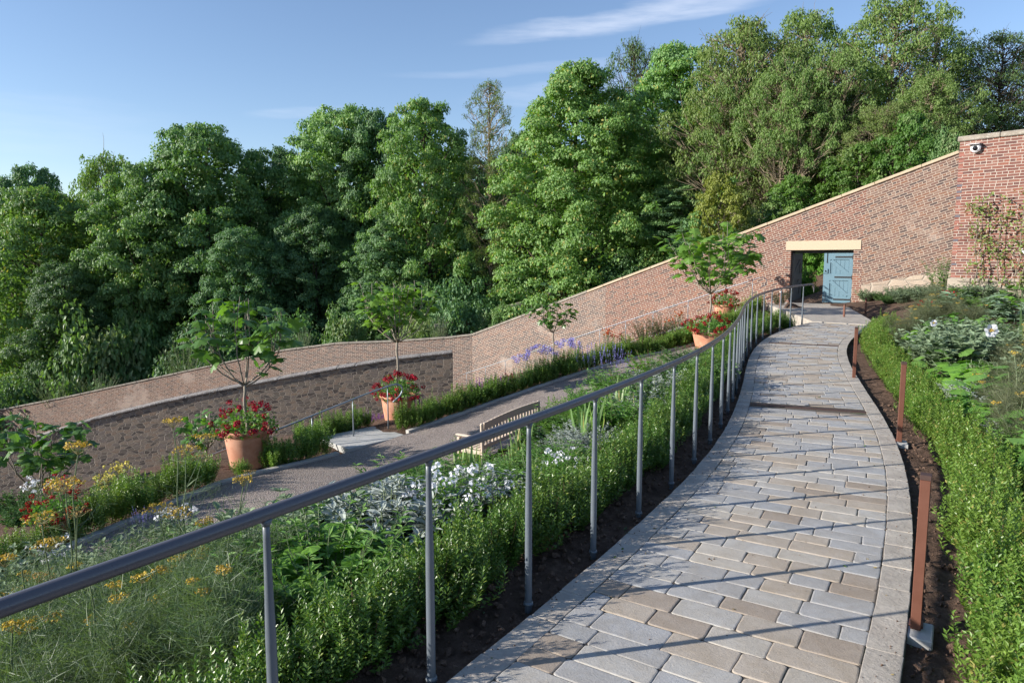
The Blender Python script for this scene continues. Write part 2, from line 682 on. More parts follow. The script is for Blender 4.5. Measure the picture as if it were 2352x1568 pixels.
def soil_mat(name='soil', k=1.7):
    m, t, b = new_mat(name)
    tc = t.new('ShaderNodeTexCoord').outputs['Object']
    n = t.noise(tc, 9.0, 6, .7)
    n2 = t.noise(tc, 60.0, 4, .7)
    c = t.ramp(n, [(.25, (.032 * k, .020 * k, .014 * k)), (.55, (.070 * k, .045 * k, .032 * k)), (.8, (.125 * k, .085 * k, .06 * k))])
    c = t.mix(t.mapr(n2, .62, .74, 0, .55), c, (.2, .155, .12))
    t.l.new(c, b.inputs['Base Color'])
    b.inputs['Roughness'].default_value = .95
    b.inputs['Specular IOR Level'].default_value = .15
    t.l.new(t.bump(t.math('ADD', n, t.math('MULTIPLY', n2, .6)), 1.0, .03), b.inputs['Normal'])
    return m


def joint_mat():
    m, t, b = new_mat('joint_sand')
    tc = t.new('ShaderNodeTexCoord').outputs['Object']
    n = t.noise(tc, 40.0, 4, .7)
    n2 = t.noise(tc, 1.6, 4, .65)
    c = t.mix(n, (.045, .036, .028), (.13, .105, .08))
    c = t.mix(t.mapr(n2, .54, .66, 0, .7), c, (.05, .075, .02))
    t.l.new(c, b.inputs['Base Color'])
    b.inputs['Roughness'].default_value = .95
    t.l.new(t.bump(n, .8, .01), b.inputs['Normal'])
    return m


def sett_mat():
    m, t, b = new_mat('sandstone_setts')
    tc = t.new('ShaderNodeTexCoord').outputs['Object']
    g = t.new('ShaderNodeNewGeometry')
    r = g.outputs['Random Per Island']
    c = t.ramp(r, [(0, (.365, .36, .35)), (.15, (.42, .405, .375)), (.30, (.345, .35, .352)), (.44, (.41, .36, .30)), (.58, (.335, .285, .235)), (.68, (.44, .41, .36)), (.80, (.39, .345, .29)), (.90, (.37, .37, .368))], 'CONSTANT')
    sh = t.new('ShaderNodeVectorMath', operation='ADD')
    t.l.new(tc, sh.inputs[0])
    t.l.new(t.comb(t.math('MULTIPLY', r, 91.0), t.math('MULTIPLY', r, 37.0), 0.0), sh.inputs[1])
    n = t.noise(sh.outputs[0], 7.0, 6, .68, dist=.4)
    n2 = t.noise(tc, 90.0, 4, .75)
    n3 = t.noise(sh.outputs[0], 24.0, 5, .7, dist=.8)
    big = t.noise(tc, .9, 4, .6)
    c = t.mix(t.mapr(n, .32, .68, 0, .55), c, t.mix(1.0, c, (.74, .69, .62), 'MULTIPLY'))
    c = t.mix(t.mapr(n3, .46, .70, 0, .5), c, t.mix(1.0, c, (1.18, 1.14, 1.08), 'MULTIPLY'))
    c = t.mix(t.mapr(n2, .52, .72, 0, .55), c, t.mix(1.0, c, (.62, .58, .54), 'MULTIPLY'))
    c = t.mix(t.mapr(big, .45, .7, 0, .35), c, t.mix(1.0, c, (.80, .76, .70), 'MULTIPLY'))
    t.l.new(c, b.inputs['Base Color'])
    t.put(b.inputs['Roughness'], t.mapr(n2, .3, .7, .72, .92))
    b.inputs['Specular IOR Level'].default_value = .25
    hh = t.math('ADD', t.math('MULTIPLY', n2, .7), t.math('ADD', t.math('MULTIPLY', n3, .6), t.math('MULTIPLY', n, .4)))
    t.l.new(t.bump(hh, .6, .005), b.inputs['Normal'])
    return m


def wood_mat(name, c1, c2, rough=.75):
    m, t, b = new_mat(name)
    tc = t.new('ShaderNodeTexCoord').outputs['Object']
    mp = t.new('ShaderNodeMapping')
    t.l.new(tc, mp.inputs[0])
    mp.inputs['Scale'].default_value = (3, 30, 30)
    n = t.noise(mp.outputs[0], 1.5, 5, .6)
    t.l.new(t.mix(n, c1, c2), b.inputs['Base Color'])
    b.inputs['Roughness'].default_value = rough
    t.l.new(t.bump(n, .3, .004), b.inputs['Normal'])
    return m


def pot_mat():
    m, t, b = new_mat('terracotta')
    tc = t.new('ShaderNodeTexCoord').outputs['Object']
    n = t.noise(tc, 3.0, 5, .65)
    n2 = t.noise(tc, 26.0, 4, .6)
    c = t.mix(t.mapr(n, .35, .7), (.44, .185, .105), (.56, .29, .185))
    c = t.mix(t.mapr(n2, .55, .75, 0, .25), c, (.66, .47, .36))
    t.l.new(c, b.inputs['Base Color'])
    b.inputs['Roughness'].default_value = .8
    t.l.new(t.bump(n2, .2, .006), b.inputs['Normal'])
    return m


M = {}
M['soil'] = soil_mat()
M['soil_pale'] = soil_mat('dry_soil', 2.4)
M['gravel'] = gravel_mat()
M['setts'] = sett_mat()
M['joint'] = joint_mat()
M['edge'] = stone_mat('edging_stone', (.32, .285, .245), (.44, .40, .345), (.27, .23, .19), .45, 5.0)
M['kerb'] = stone_mat('pale_kerb', (.36, .34, .31), (.46, .44, .40), (.32, .29, .25), .35, 4.0)
M['foot'] = stone_mat('weathered_foot_stone', (.26, .225, .18), (.36, .31, .25), (.22, .19, .155), .4, 3.0)
M['slab'] = stone_mat('concrete_slab', (.38, .38, .36), (.46, .45, .43), (.34, .32, .3), .3, 3.0)
RED = [(0.194, 0.081, 0.061), (0.224, 0.101, 0.075), (0.163, 0.069, 0.056), (0.242, 0.119, 0.092), (0.133, 0.067, 0.058), (0.205, 0.090, 0.069), (0.182, 0.081, 0.064), (0.242, 0.098, 0.069)]
MID = [(0.180, 0.078, 0.058), (0.211, 0.100, 0.072), (0.132, 0.064, 0.053), (0.227, 0.096, 0.062), (0.090, 0.054, 0.051), (0.200, 0.090, 0.067), (0.163, 0.071, 0.053), (0.190, 0.090, 0.070)]
OLD = [(0.168, 0.095, 0.076), (0.199, 0.120, 0.090), (0.121, 0.077, 0.065), (0.205, 0.105, 0.070), (0.087, 0.062, 0.058), (0.184, 0.115, 0.090), (0.153, 0.087, 0.068), (0.226, 0.146, 0.111)]
DIM = [(0.166, 0.108, 0.089), (0.122, 0.089, 0.080), (0.202, 0.117, 0.086), (0.092, 0.074, 0.071), (0.184, 0.126, 0.104), (0.147, 0.089, 0.074), (0.227, 0.145, 0.111), (0.110, 0.080, 0.074)]
M['brick_red'] = brick_mat('red_brick', RED, (.44, .39, .33), bw=.25, bh=.072, stain_amt=.35, stain_lo=.62, soot_amt=.15)
M['brick_mid'] = brick_mat('pinkish_brick', MID, (.40, .335, .27), stain_amt=.4, stain_lo=.58, soot_amt=.34, mort=.017)
M['brick_old'] = brick_mat('weathered_brick', OLD, (.40, .33, .265), stain_amt=.4, stain_lo=.52, soot_amt=.4, mort=.016)
M['brick_dim'] = brick_mat('mottled_brick', DIM, (.43, .365, .30), stain_amt=.5, stain_lo=.56, soot_amt=.3, mort=.017)
M['rubble'] = rubble_mat('rubble_stone', [(.30, .245, .19), (.22, .185, .15), (.34, .27, .205), (.185, .155, .13), (.26, .215, .18), (.32, .24, .175), (.13, .11, .095)], (.46, .395, .32), .19, .085)
M['pale_rubble'] = rubble_mat('pale_sandstone', [(.44, .36, .28), (.41, .33, .26), (.47, .385, .30), (.39, .32, .255), (.43, .335, .25)], (.47, .40, .32), .55, .2)
M['coping_new'] = stone_mat('new_sandstone', (.40, .315, .215), (.48, .38, .27), (.34, .275, .20), .4, 3.0)
M['coping_old'] = stone_mat('old_coping', (.19, .165, .135), (.30, .265, .215), (.50, .49, .44), .45, 2.5)
M['coping_dark'] = stone_mat('lichen_coping', (.135, .12, .11), (.24, .215, .195), (.62, .62, .58), .7, 2.2)
M['lintel'] = wood_mat('sawn_oak', (.40, .305, .205), (.50, .395, .28))
M['door_blue'] = plain_mat('blue_paint', (.095, .175, .22), .55, 0, .4, .12, 5)
M['door_shade'] = plain_mat('shaded_boards', (.16, .15, .13), .7, 0, .3, .2, 6)  # grey-brown puts the shade on the open leaf's face into its colour
M['iron'] = plain_mat('black_iron', (.018, .017, .017), .5, .3)
M['rail'] = plain_mat('grey_painted_steel', (.115, .135, .155), .38, .0, .5, .12, 14)
M['rail_top'] = plain_mat('brown_grey_painted_rail', (.105, .10, .11), .33, .0, .5, .12, 10)
M['galv'] = plain_mat('galvanised_steel', (.26, .30, .33), .42, .4, .5, .12, 14)
M['rust'] = plain_mat('rust_brown_paint', (.135, .055, .035), .55, .1, .35, .18, 9)
M['rust_dark'] = plain_mat('rusty_grating', (.075, .045, .038), .7, .2, .3, .3, 12)
M['terracotta'] = pot_mat()
M['teak'] = wood_mat('silvered_teak', (.47, .375, .285), (.60, .50, .40))
M['white_plastic'] = plain_mat('white_plastic', (.75, .76, .78), .35, 0, .5, .03)
M['dark_glass'] = plain_mat('dark_glass', (.015, .015, .018), .12, 0, .6, .05)
M['bark'] = plain_mat('grey_bark', (.20, .17, .13), .9, 0, .2, .35, 5, .02, 25)
M['bark_dark'] = plain_mat('dark_bark', (.085, .07, .052), .9, 0, .2, .4, 4, .03, 15)
M['bark_pale'] = plain_mat('pale_bark', (.24, .195, .135), .9, 0, .2, .3, 4, .03, 15)
M['fig_bark'] = plain_mat('fig_bark', (.27, .235, .19), .85, 0, .2, .2, 12, .006, 60)
M['dead_twig'] = plain_mat('dead_twig', (.30, .24, .165), .9, 0, .2, .25, 6)
M['stem'] = plain_mat('green_stem', (.13, .17, .085), .6, 0, .3, .3, 10)
M['stem_brown'] = plain_mat('brown_stem', (.13, .09, .05), .8, 0, .2, .3, 10)
M['stem_straw'] = plain_mat('straw_stem', (.30, .27, .13), .7, 0, .3, .3, 10)
# leaves
M['box'] = leaf_mat('box_leaf', (0.060, 0.126, 0.022), (0.120, 0.216, 0.036), .28, .36, .5, (0.204, 0.264, 0.054), .08)
M['box_light'] = leaf_mat('box_leaf_light', (0.093, 0.171, 0.024), (0.172, 0.277, 0.049), .3, .38, .45, (0.278, 0.272, 0.071), .06)
M['box_far'] = leaf_mat('box_leaf_dark', (0.101, 0.179, 0.034), (0.211, 0.320, 0.065), .3, .42, .4)
M['green'] = leaf_mat('fresh_leaf', (0.090, 0.198, 0.042), (0.168, 0.300, 0.066), .35)
M['green_mid'] = leaf_mat('mid_leaf', (0.054, 0.138, 0.034), (0.108, 0.204, 0.054), .3)
M['green_bright'] = leaf_mat('bright_leaf', (0.108, 0.264, 0.034), (0.180, 0.360, 0.054), .4)
M['green_dark'] = leaf_mat('dark_leaf', (0.026, 0.072, 0.024), (0.060, 0.120, 0.036), .25)
M['fennel'] = leaf_mat('fennel_leaf', (.075, .125, .062), (.15, .205, .115), .3)
M['fennel_bronze'] = leaf_mat('bronze_fennel_leaf', (0.084, 0.102, 0.054), (0.138, 0.150, 0.078), .3)
M['silver'] = leaf_mat('silver_leaf', (0.288, 0.331, 0.298), (0.413, 0.456, 0.418), .15, .8, .2, None, 0, (1, 1, .9))
M['silver_green'] = leaf_mat('silver_green_leaf', (.16, .225, .13), (.245, .315, .195), .2, .75, .2, None, 0, (1, 1.1, .8))
M['cardoon'] = leaf_mat('cardoon_leaf', (0.150, 0.240, 0.144), (0.240, 0.330, 0.210), .2, .6, .3)
M['iris'] = leaf_mat('iris_leaf', (0.144, 0.246, 0.084), (0.228, 0.324, 0.126), .3, .45, .4, (0.384, 0.336, 0.120), .1)
M['fig'] = leaf_mat('fig_leaf', (0.066, 0.150, 0.026), (0.126, 0.240, 0.048), .38, .36, .5)
M['fig_bright'] = leaf_mat('fig_leaf_bright', (0.108, 0.228, 0.036), (0.180, 0.324, 0.060), .42, .36, .5)
M['ger'] = leaf_mat('geranium_leaf', (0.090, 0.216, 0.042), (0.168, 0.324, 0.072), .3)
M['trained'] = leaf_mat('trained_leaf', (0.132, 0.216, 0.048), (0.228, 0.312, 0.084), .35, .5, .35, (0.240, 0.132, 0.072), .25)
M['red'] = leaf_mat('red_petal', (.30, .006, .018), (.46, .014, .035), .25, .6, .2, (.14, .004, .012), .3, (1.2, .5, .5))
M['white'] = leaf_mat('white_petal', (.70, .71, .74), (.82, .82, .82), .2, .6, .2, None, 0, (1, 1, 1))
M['yellow'] = leaf_mat('yellow_flower', (.52, .35, .035), (.62, .46, .07), .2, .6, .2, (.45, .33, .10), .3, (1, 1, .6))
M['lemon'] = leaf_mat('lemon_flower', (.66, .55, .10), (.78, .70, .25), .2, .6, .2, None, 0, (1, 1, .6))
M['umbel_brown'] = leaf_mat('faded_umbel', (.36, .24, .075), (.44, .30, .10), .2, .7, .2, None, 0, (1, 1, .7))
M['purple'] = leaf_mat('purple_flower', (.14, .055, .20), (.24, .10, .30), .2, .6, .2, None, 0, (1, .8, 1.2))
M['blue'] = leaf_mat('blue_flower', (.22, .20, .50), (.34, .31, .64), .2, .6, .2, None, 0, (1, 1, 1.3))
M['orange'] = leaf_mat('orange_flower', (.52, .12, .02), (.62, .20, .03), .2, .6, .2, (.40, .03, .015), .4, (1, .8, .5))
# trees
M['syc'] = leaf_mat('sycamore_leaf', (0.103, 0.208, 0.070), (0.202, 0.329, 0.118), .3, .5, .35)
M['syc_bright'] = leaf_mat('sycamore_leaf_bright', (0.126, 0.249, 0.065), (0.217, 0.352, 0.110), .34, .5, .35, (0.365, 0.352, 0.095), .05)
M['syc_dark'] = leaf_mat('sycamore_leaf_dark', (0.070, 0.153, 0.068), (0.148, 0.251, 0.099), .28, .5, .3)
M['ash'] = leaf_mat('ash_leaf', (0.123, 0.212, 0.062), (0.221, 0.318, 0.102), .35, .5, .3)
M['ash_olive'] = leaf_mat('ash_leaf_olive', (0.132, 0.190, 0.056), (0.208, 0.276, 0.088), .35, .5, .3)
M['ash_dark'] = leaf_mat('ash_leaf_dark', (0.065, 0.124, 0.044), (0.124, 0.189, 0.065), .3, .5, .3)
M['willow'] = leaf_mat('willow_leaf', (0.168, 0.241, 0.099), (0.269, 0.342, 0.153), .3, .5, .35)
M['maple_yellow'] = leaf_mat('yellowing_leaf', (0.200, 0.227, 0.044), (0.284, 0.305, 0.062), .35, .5, .3)
M['sapling'] = leaf_mat('sapling_leaf', (.075, .165, .03), (.125, .235, .045), .38, .5, .35)

# ------------------------------------------------------------------ layout: ramp, gravel walk, walls
def zp(y):
    return 0.235 * min(max((y - 9.5) / 8.8, 0), 1)


def on_ramp(px, py):
    z = 0.0
    for _ in range(4):
        p = onz(px, py, z)
        z = zp(p[1])
    return p


LE = np.array([on_ramp(*p) for p in ((1075, 1560), (1190, 1470), (1330, 1350), (1495, 1200), (1595, 1110), (1652, 1040), (1690, 970), (1707, 915),
                                     (1716, 870), (1728, 830), (1752, 795), (1795, 770), (1855, 750), (1925, 736))])
RE = np.array([on_ramp(*p) for p in ((2028, 1560), (2054, 1440), (2064, 1330), (2066, 1200), (2059, 1100), (2043, 1015), (2012, 950), (1977, 890),
                                     (1948, 850), (1931, 820), (1925, 795), (1932, 772), (1960, 752))])


def extend_back(E, dirn, n=3):
    return np.vstack([E[0] - dirn * k for k in range(n, 0, -1)] + [E])


dL = unit(LE[1] - LE[0])
dR = unit(RE[2] - RE[0])
dB = unit(dL + dR)
LE = smooth_line(extend_back(LE, dB, 4), 400)
RE = smooth_line(extend_back(RE, dB, 4), 400)
# centre line: midpoint of each left point and its nearest right point
CL = np.array([.5 * (l + RE[np.argmin(((RE - l) ** 2).sum(1))]) for l in LE])
CL = resample(CL, 60)
for _ in range(6):
    CL[1:-1] = .25 * CL[:-2] + .5 * CL[1:-1] + .25 * CL[2:]
CL = smooth_line(CL, 500)
HW = 0.80
TN = unit(np.gradient(CL, axis=0) * np.array([1, 1, 0]))
NR = np.stack([TN[:, 1], -TN[:, 0], 0 * TN[:, 0]], 1)     # to the right of the walk
SS = arclen(CL)
CL[:, 2] = [zp(y) for y in CL[:, 1]]


def ramp_pt(s, t, dz=0.0):
    p = np.array([np.interp(s, SS, CL[:, k]) for k in range(3)])
    n = np.array([np.interp(s, SS, NR[:, k]) for k in range(3)])
    n /= np.linalg.norm(n)
    return p + n * t + np.array([0, 0, dz])


def ramp_pts(s, t, dz=0.0):
    s = np.asarray(s, float)
    p = np.stack([np.interp(s, SS, CL[:, k]) for k in range(3)], -1)
    n = unit(np.stack([np.interp(s, SS, NR[:, k]) for k in range(3)], -1))
    p = p + n * np.asarray(t)[..., None]
    p[..., 2] += dz
    return p


def s_at_y(y, t=0.0):
    ys = (CL + NR * t)[:, 1]
    return float(np.interp(y, ys, SS))


# gravel walk: its far kerb, measured as (px, py, depth)
GK = np.array([at(*p) for p in ((-160, 1440, 7.6), (60, 1310, 8.7), (250, 1225, 9.8), (400, 1160, 10.9), (540, 1105, 12.0), (770, 1048, 13.9), (1000, 975, 15.8), (1200, 905, 17.5),
                                (1400, 840, 19.3), (1590, 795, 21.0), (1690, 757, 23.0), (1762, 722, 24.6))])
GK = smooth_line(GK, 300)
GT = unit(np.gradient(GK, axis=0) * np.array([1, 1, 0]))
GN = np.stack([GT[:, 1], -GT[:, 0], 0 * GT[:, 0]], 1)
GS = arclen(GK)
GW = np.interp(GK[:, 1], [8, 12, 15, 18, 21, 24], [2.5, 2.75, 2.7, 2.2, 1.7, 1.5])
GI = GK + GN * GW[:, None]


def gk(s, t=0.0, dz=0.0):
    p = np.array([np.interp(s, GS, GK[:, k]) for k in range(3)])
    n = np.array([np.interp(s, GS, GN[:, k]) for k in range(3)])
    return p + n / np.linalg.norm(n) * t + np.array([0, 0, dz])


def gs_at(px):
    """arc position on the gravel kerb that shows at picture column px"""
    xs = np.array([proj(p)[0] for p in GK])
    return float(np.interp(px, xs, GS))


# raked brick wall: from its right end R0 to the corner C0
R0 = at(2205, 352, 22.8)
C0 = at(1085, 771, 36.0)
WD = (C0 - R0) * np.array([1, 1, 0])
WLEN = float(np.linalg.norm(WD))
WD /= WLEN
WNRM = np.array([WD[1], -WD[0], 0.0])
if WNRM[1] > 0:
    WNRM = -WNRM            # towards the camera
TOPR, TOPC = R0[2], C0[2]


def wall_sz(px, py):
    d = ray(px, py)
    o = np.array([0, 0, EYE])
    k = np.dot(R0 - o, WNRM) / np.dot(d, WNRM)
    p = o + d * k
    return float(np.dot(p - R0, WD)), float(p[2])


def wall_pt(s, z, off=0.0):
    p = R0 + WD * s + WNRM * off
    return np.array([p[0], p[1], z])


def wall_top(s):
    return TOPR + (TOPC - TOPR) * s / WLEN


DS0, DZT = wall_sz(1961, 575)
DS1, _ = wall_sz(1817, 575)
_, DZB = wall_sz(1890, 697)
DOORC = wall_pt((DS0 + DS1) / 2, DZB)

# terrain heights
ctl = []


def cp(p, dz=0.0):
    ctl.append((p[0], p[1], p[2] + dz))


for s in np.arange(0, SS[-1], 1.6):
    for t in (-HW - .02, 0, HW + .02):
        cp(ramp_pt(s, t, -.10))
    cp(ramp_pt(s, -HW - .45, -.06))
    cp(ramp_pt(s, HW + .7, .0))
for s in np.arange(0, GS[-1], 1.5):
    w = float(np.interp(s, GS, GW))
    cp(gk(s, -.06), -.06)
    cp(gk(s, w * .5), -.06)
    cp(gk(s, w), -.06)
    cp(gk(s, -.75), .0)
    cp(gk(s, -1.8), -.12)
for k in (0.5, 2.0, 3.5):                      # bank behind the door, and the landing before it
    cp(wall_pt((DS0 + DS1) / 2, DZB - .06, k - .2))
cp(wall_pt((DS0 + DS1) / 2 - .8, DZB + .1, -2.5))
cp(wall_pt((DS0 + DS1) / 2 - 1.8, DZB + .5, -6))
WB0 = at(2195, 672, 22.6)[2]
for s in np.arange(0, DS0, 1.5):
    cp(wall_pt(s, WB0 + (DZB + .05 - WB0) * s / DS0, .1))
for s in np.arange(DS1 + 1.0, WLEN + .1, 2.0):
    f = (s - DS1) / (WLEN - DS1)
    zz = DZB - .05 + (-4.75 - DZB) * f
    cp(wall_pt(s, zz, .1))
    cp(wall_pt(s, zz + .05, 1.3))
for p in ((11.9, 18.5, .80), (14.5, 15.5, .95), (17, 12.5, 1.1), (11.0, 14, .62), (8.5, 10, .45), (6, 7, .35), (5, 4.5, .25), (4.2, 2.5, .2), (9, 5, .6), (13, 9, .9), (8.6, 14, .34), (9.6, 17, .42), (3, 0, .1), (6, 0, .3),
          (-2.5, 3, -.95), (-4, 4, -1.35), (-5, 1, -1.1), (-3.2, 6.2, -1.55), (-7, 5, -1.9), (-10, 4, -2.2)):
    ctl.append(p)
# below the rubble wall and beyond the brick walls
SW0, SW1 = at(1040, 905, 22.0), at(-60, 1190, 20.3)
for k in np.linspace(0, 1.1, 7):
    p = SW0 + (SW1 - SW0) * k
    ctl.append((p[0] + .1, p[1] - .4, p[2]))
    ctl.append((p[0] - .4, p[1] + 1.4, p[2] - .9))
for p in ((-3.5, 34, -4.9), (-9, 33, -5.6), (-16, 31, -6.5), (-26, 28, -8.0), (-12, 25, -6.4), (-20, 22, -7.0), (-20, 10, -4.2),
          (18, 31, 3.6), (12, 36, 1.0), (26, 36, 6.0), (8, 40, -1.5), (0, 43, -5.0), (-8, 42, -7.5), (-18, 40, -9.5), (-30, 38, -11.5), (-42, 38, -13),
          (20, 50, 3.5), (34, 52, 6.0), (5, 55, -2.5), (-12, 55, -9), (-32, 55, -13), (-55, 60, -14), (0, 75, -6), (40, 80, 4), (-50, 90, -14), (60, 60, 7), (70, 20, 6), (40, 5, 4), (30, 20, 2.5), (-60, 10, -12), (0, 110, -8)):
    ctl.append(p)
ctl = np.array(ctl)


class RBF:
    def __init__(s, P, lam=0.012):
        s.P = P
        n = len(P)
        D = np.sqrt(((P[:, None, :2] - P[None, :, :2]) ** 2).sum(-1) + .04)
        A = np.zeros((n + 1, n + 1))
        A[:n, :n] = -D - np.eye(n) * lam
        A[:n, n] = A[n, :n] = 1
        s.w = np.linalg.solve(A, np.concatenate([P[:, 2], [0]]))

    def __call__(s, x, y):
        x, y = np.asarray(x, float), np.asarray(y, float)
        out = np.zeros(x.size)
        X, Y = x.ravel(), y.ravel()
        for i in range(0, len(X), 20000):
            D = np.sqrt((X[i:i + 20000, None] - s.P[None, :, 0]) ** 2 + (Y[i:i + 20000, None] - s.P[None, :, 1]) ** 2 + .04)
            out[i:i + 20000] = -D @ s.w[:-1] + s.w[-1]
        return out.reshape(x.shape)


H = RBF(ctl)


def h(x, y):
    return float(H(np.array([x]), np.array([y]))[0])


def gp(px, py):
    """where the picture ray meets the terrain"""
    d = ray(px, py)
    o = np.array([0, 0, EYE])
    ks = np.arange(1.0, 60, .05)
    P = o + d * ks[:, None]
    below = P[:, 2] < H(P[:, 0], P[:, 1])
    i = int(np.argmax(below)) if below.any() else len(ks) - 1
    return P[i]


# ------------------------------------------------------------------ ground sheet
def grid_axis(lo, hi, step, far):
    a = np.arange(lo, hi + step, step)
    f = np.array([1.0, 2.5, 5, 9, 15, 25, 45, 90, 200, 500, 1200, 2600]) * 2
    return np.concatenate([lo - f[::-1], a, hi + f])


def build_ground():
    gx = grid_axis(-14, 18, .22, 0)
    gy = np.concatenate([[-2600, -800, -200, -60, -20, -8, -3], np.arange(-1, 40, .22), 40 + np.array([1, 2.5, 5, 9, 15, 25, 45, 90, 200, 500, 1200, 2600]) * 2])
    X, Y = np.meshgrid(gx, gy, indexing='ij')
    Z = H(np.clip(X, -75, 80), np.clip(Y, -10, 120))
    Z = Z + .012 * np.sin(X * 9.1 + Y * 3.3) * np.sin(Y * 7.7 - X * 2.1)
    nx, ny = X.shape
    i, j = np.meshgrid(np.arange(nx - 1), np.arange(ny - 1), indexing='ij')
    F = np.stack([i * ny + j, (i + 1) * ny + j, (i + 1) * ny + j + 1, i * ny + j + 1], -1).reshape(-1, 4)
    mb = MB()
    mb.add(np.stack([X, Y, Z], -1).reshape(-1, 3), F)
    struct(mb.build('ground', M['soil'], smooth=True))


build_ground()


def soil_strip(name, P, Q, n, m, seed, amp=.03, clods=True):
    """lumpy soil between two lines of points"""
    P, Q = resample(P, n), resample(Q, n)
    t = np.linspace(0, 1, m)[None, :, None]
    V = P[:, None] * (1 - t) + Q[:, None] * t
    zs = H(V[..., 0], V[..., 1])
    edge = np.minimum(1, np.minimum(t[..., 0] * 6, (1 - t[..., 0]) * 6))
    for a in range(n):
        for b in range(m):
            v = Vector((V[a, b, 0], V[a, b, 1], seed))
            k = mnoise.noise(v * 6) * .7 + abs(mnoise.noise(v * 17)) * .9 + abs(mnoise.noise(v * 37)) * .5
            V[a, b, 2] = max(zs[a, b], V[a, b, 2] * (1 - edge[0, b] * .5) + zs[a, b] * edge[0, b] * .5) + .004 + amp * k * (.35 + .65 * edge[0, b])
    i, j = np.meshgrid(np.arange(n - 1), np.arange(m - 1), indexing='ij')
    F = np.stack([i * m + j, i * m + j + 1, (i + 1) * m + j + 1, (i + 1) * m + j], -1).reshape(-1, 4)
    mb = MB()
    mb.add(V.reshape(-1, 3), F)
    struct(mb.build(name, M['soil'], smooth=True))


sA, sB = s_at_y(1.6, -HW), s_at_y(9.0, -HW)
ss = np.linspace(sA, sB, 60)
soil_strip('soil_border', ramp_pts(ss, np.full(60, -HW - .0), -.045), ramp_pts(ss, np.full(60, -HW - .75), -.05), 330, 30, 3.3)
ss = np.linspace(s_at_y(1.6, HW), s_at_y(11.0, HW), 60)
soil_strip('soil_border', ramp_pts(ss, np.full(60, HW + .0), -.045), ramp_pts(ss, np.full(60, HW + 1.0), .0), 330, 36, 8.8)


def soil_clods():
    rng = np.random.default_rng(5)
    mb = MB()
    V0 = np.array([(1, 0, 0), (-1, 0, 0), (0, 1, 0), (0, -1, 0), (0, 0, .8), (0, 0, -.8), (.6, .6, .45), (-.6, -.55, .5)])
    F0 = [np.array([(0, 6, 4), (6, 2, 4), (2, 1, 4), (1, 7, 4), (7, 3, 4), (3, 0, 4), (6, 0, 2), (3, 7, 1), (0, 3, 5), (3, 1, 5), (1, 2, 5), (2, 0, 5)])]
    for lo, hi, n, y1 in ((-HW - .72, -HW - .03, 1500, 8), (HW + .03, HW + .75, 1300, 9)):
        s = s_at_y(1.6, 0) + (s_at_y(y1, 0) - s_at_y(1.6, 0)) * rng.uniform(0, 1, n) ** 1.3
        P = ramp_pts(s, rng.uniform(lo, hi, n), -.02)
        P[:, 2] = np.maximum(H(P[:, 0], P[:, 1]) + .02, P[:, 2] - .02) + .006
        sz = rng.uniform(.004, .013, n) * rng.choice([1, 1, 1.5, 2.1], n)
        mb.scat((V0, F0), P, sph(rng, n), sph(rng, n), sz[:, None] * rng.uniform(.7, 1.3, (n, 3)))
    for lo, hi, n in ((-HW + .0, -HW + .10, 260), (HW - .10, HW, 220), (-HW + .1, HW - .1, 200)):
        s = s_at_y(1.6, 0) + (s_at_y(9, 0) - s_at_y(1.6, 0)) * rng.uniform(0, 1, n)
        P = ramp_pts(s, rng.uniform(lo, hi, n), .002)
        mb.scat((V0, F0), P, sph(rng, n), sph(rng, n), (rng.uniform(.0015, .0042, n) * rng.choice([1, 1, 1.6], n))[:, None] * rng.uniform(.7, 1.3, (n, 3)))
    tag(mb.build('soil_clods', M['soil_pale']), 'lumps of dark garden soil beside the paved ramp', 'soil', kind='stuff')


soil_clods()


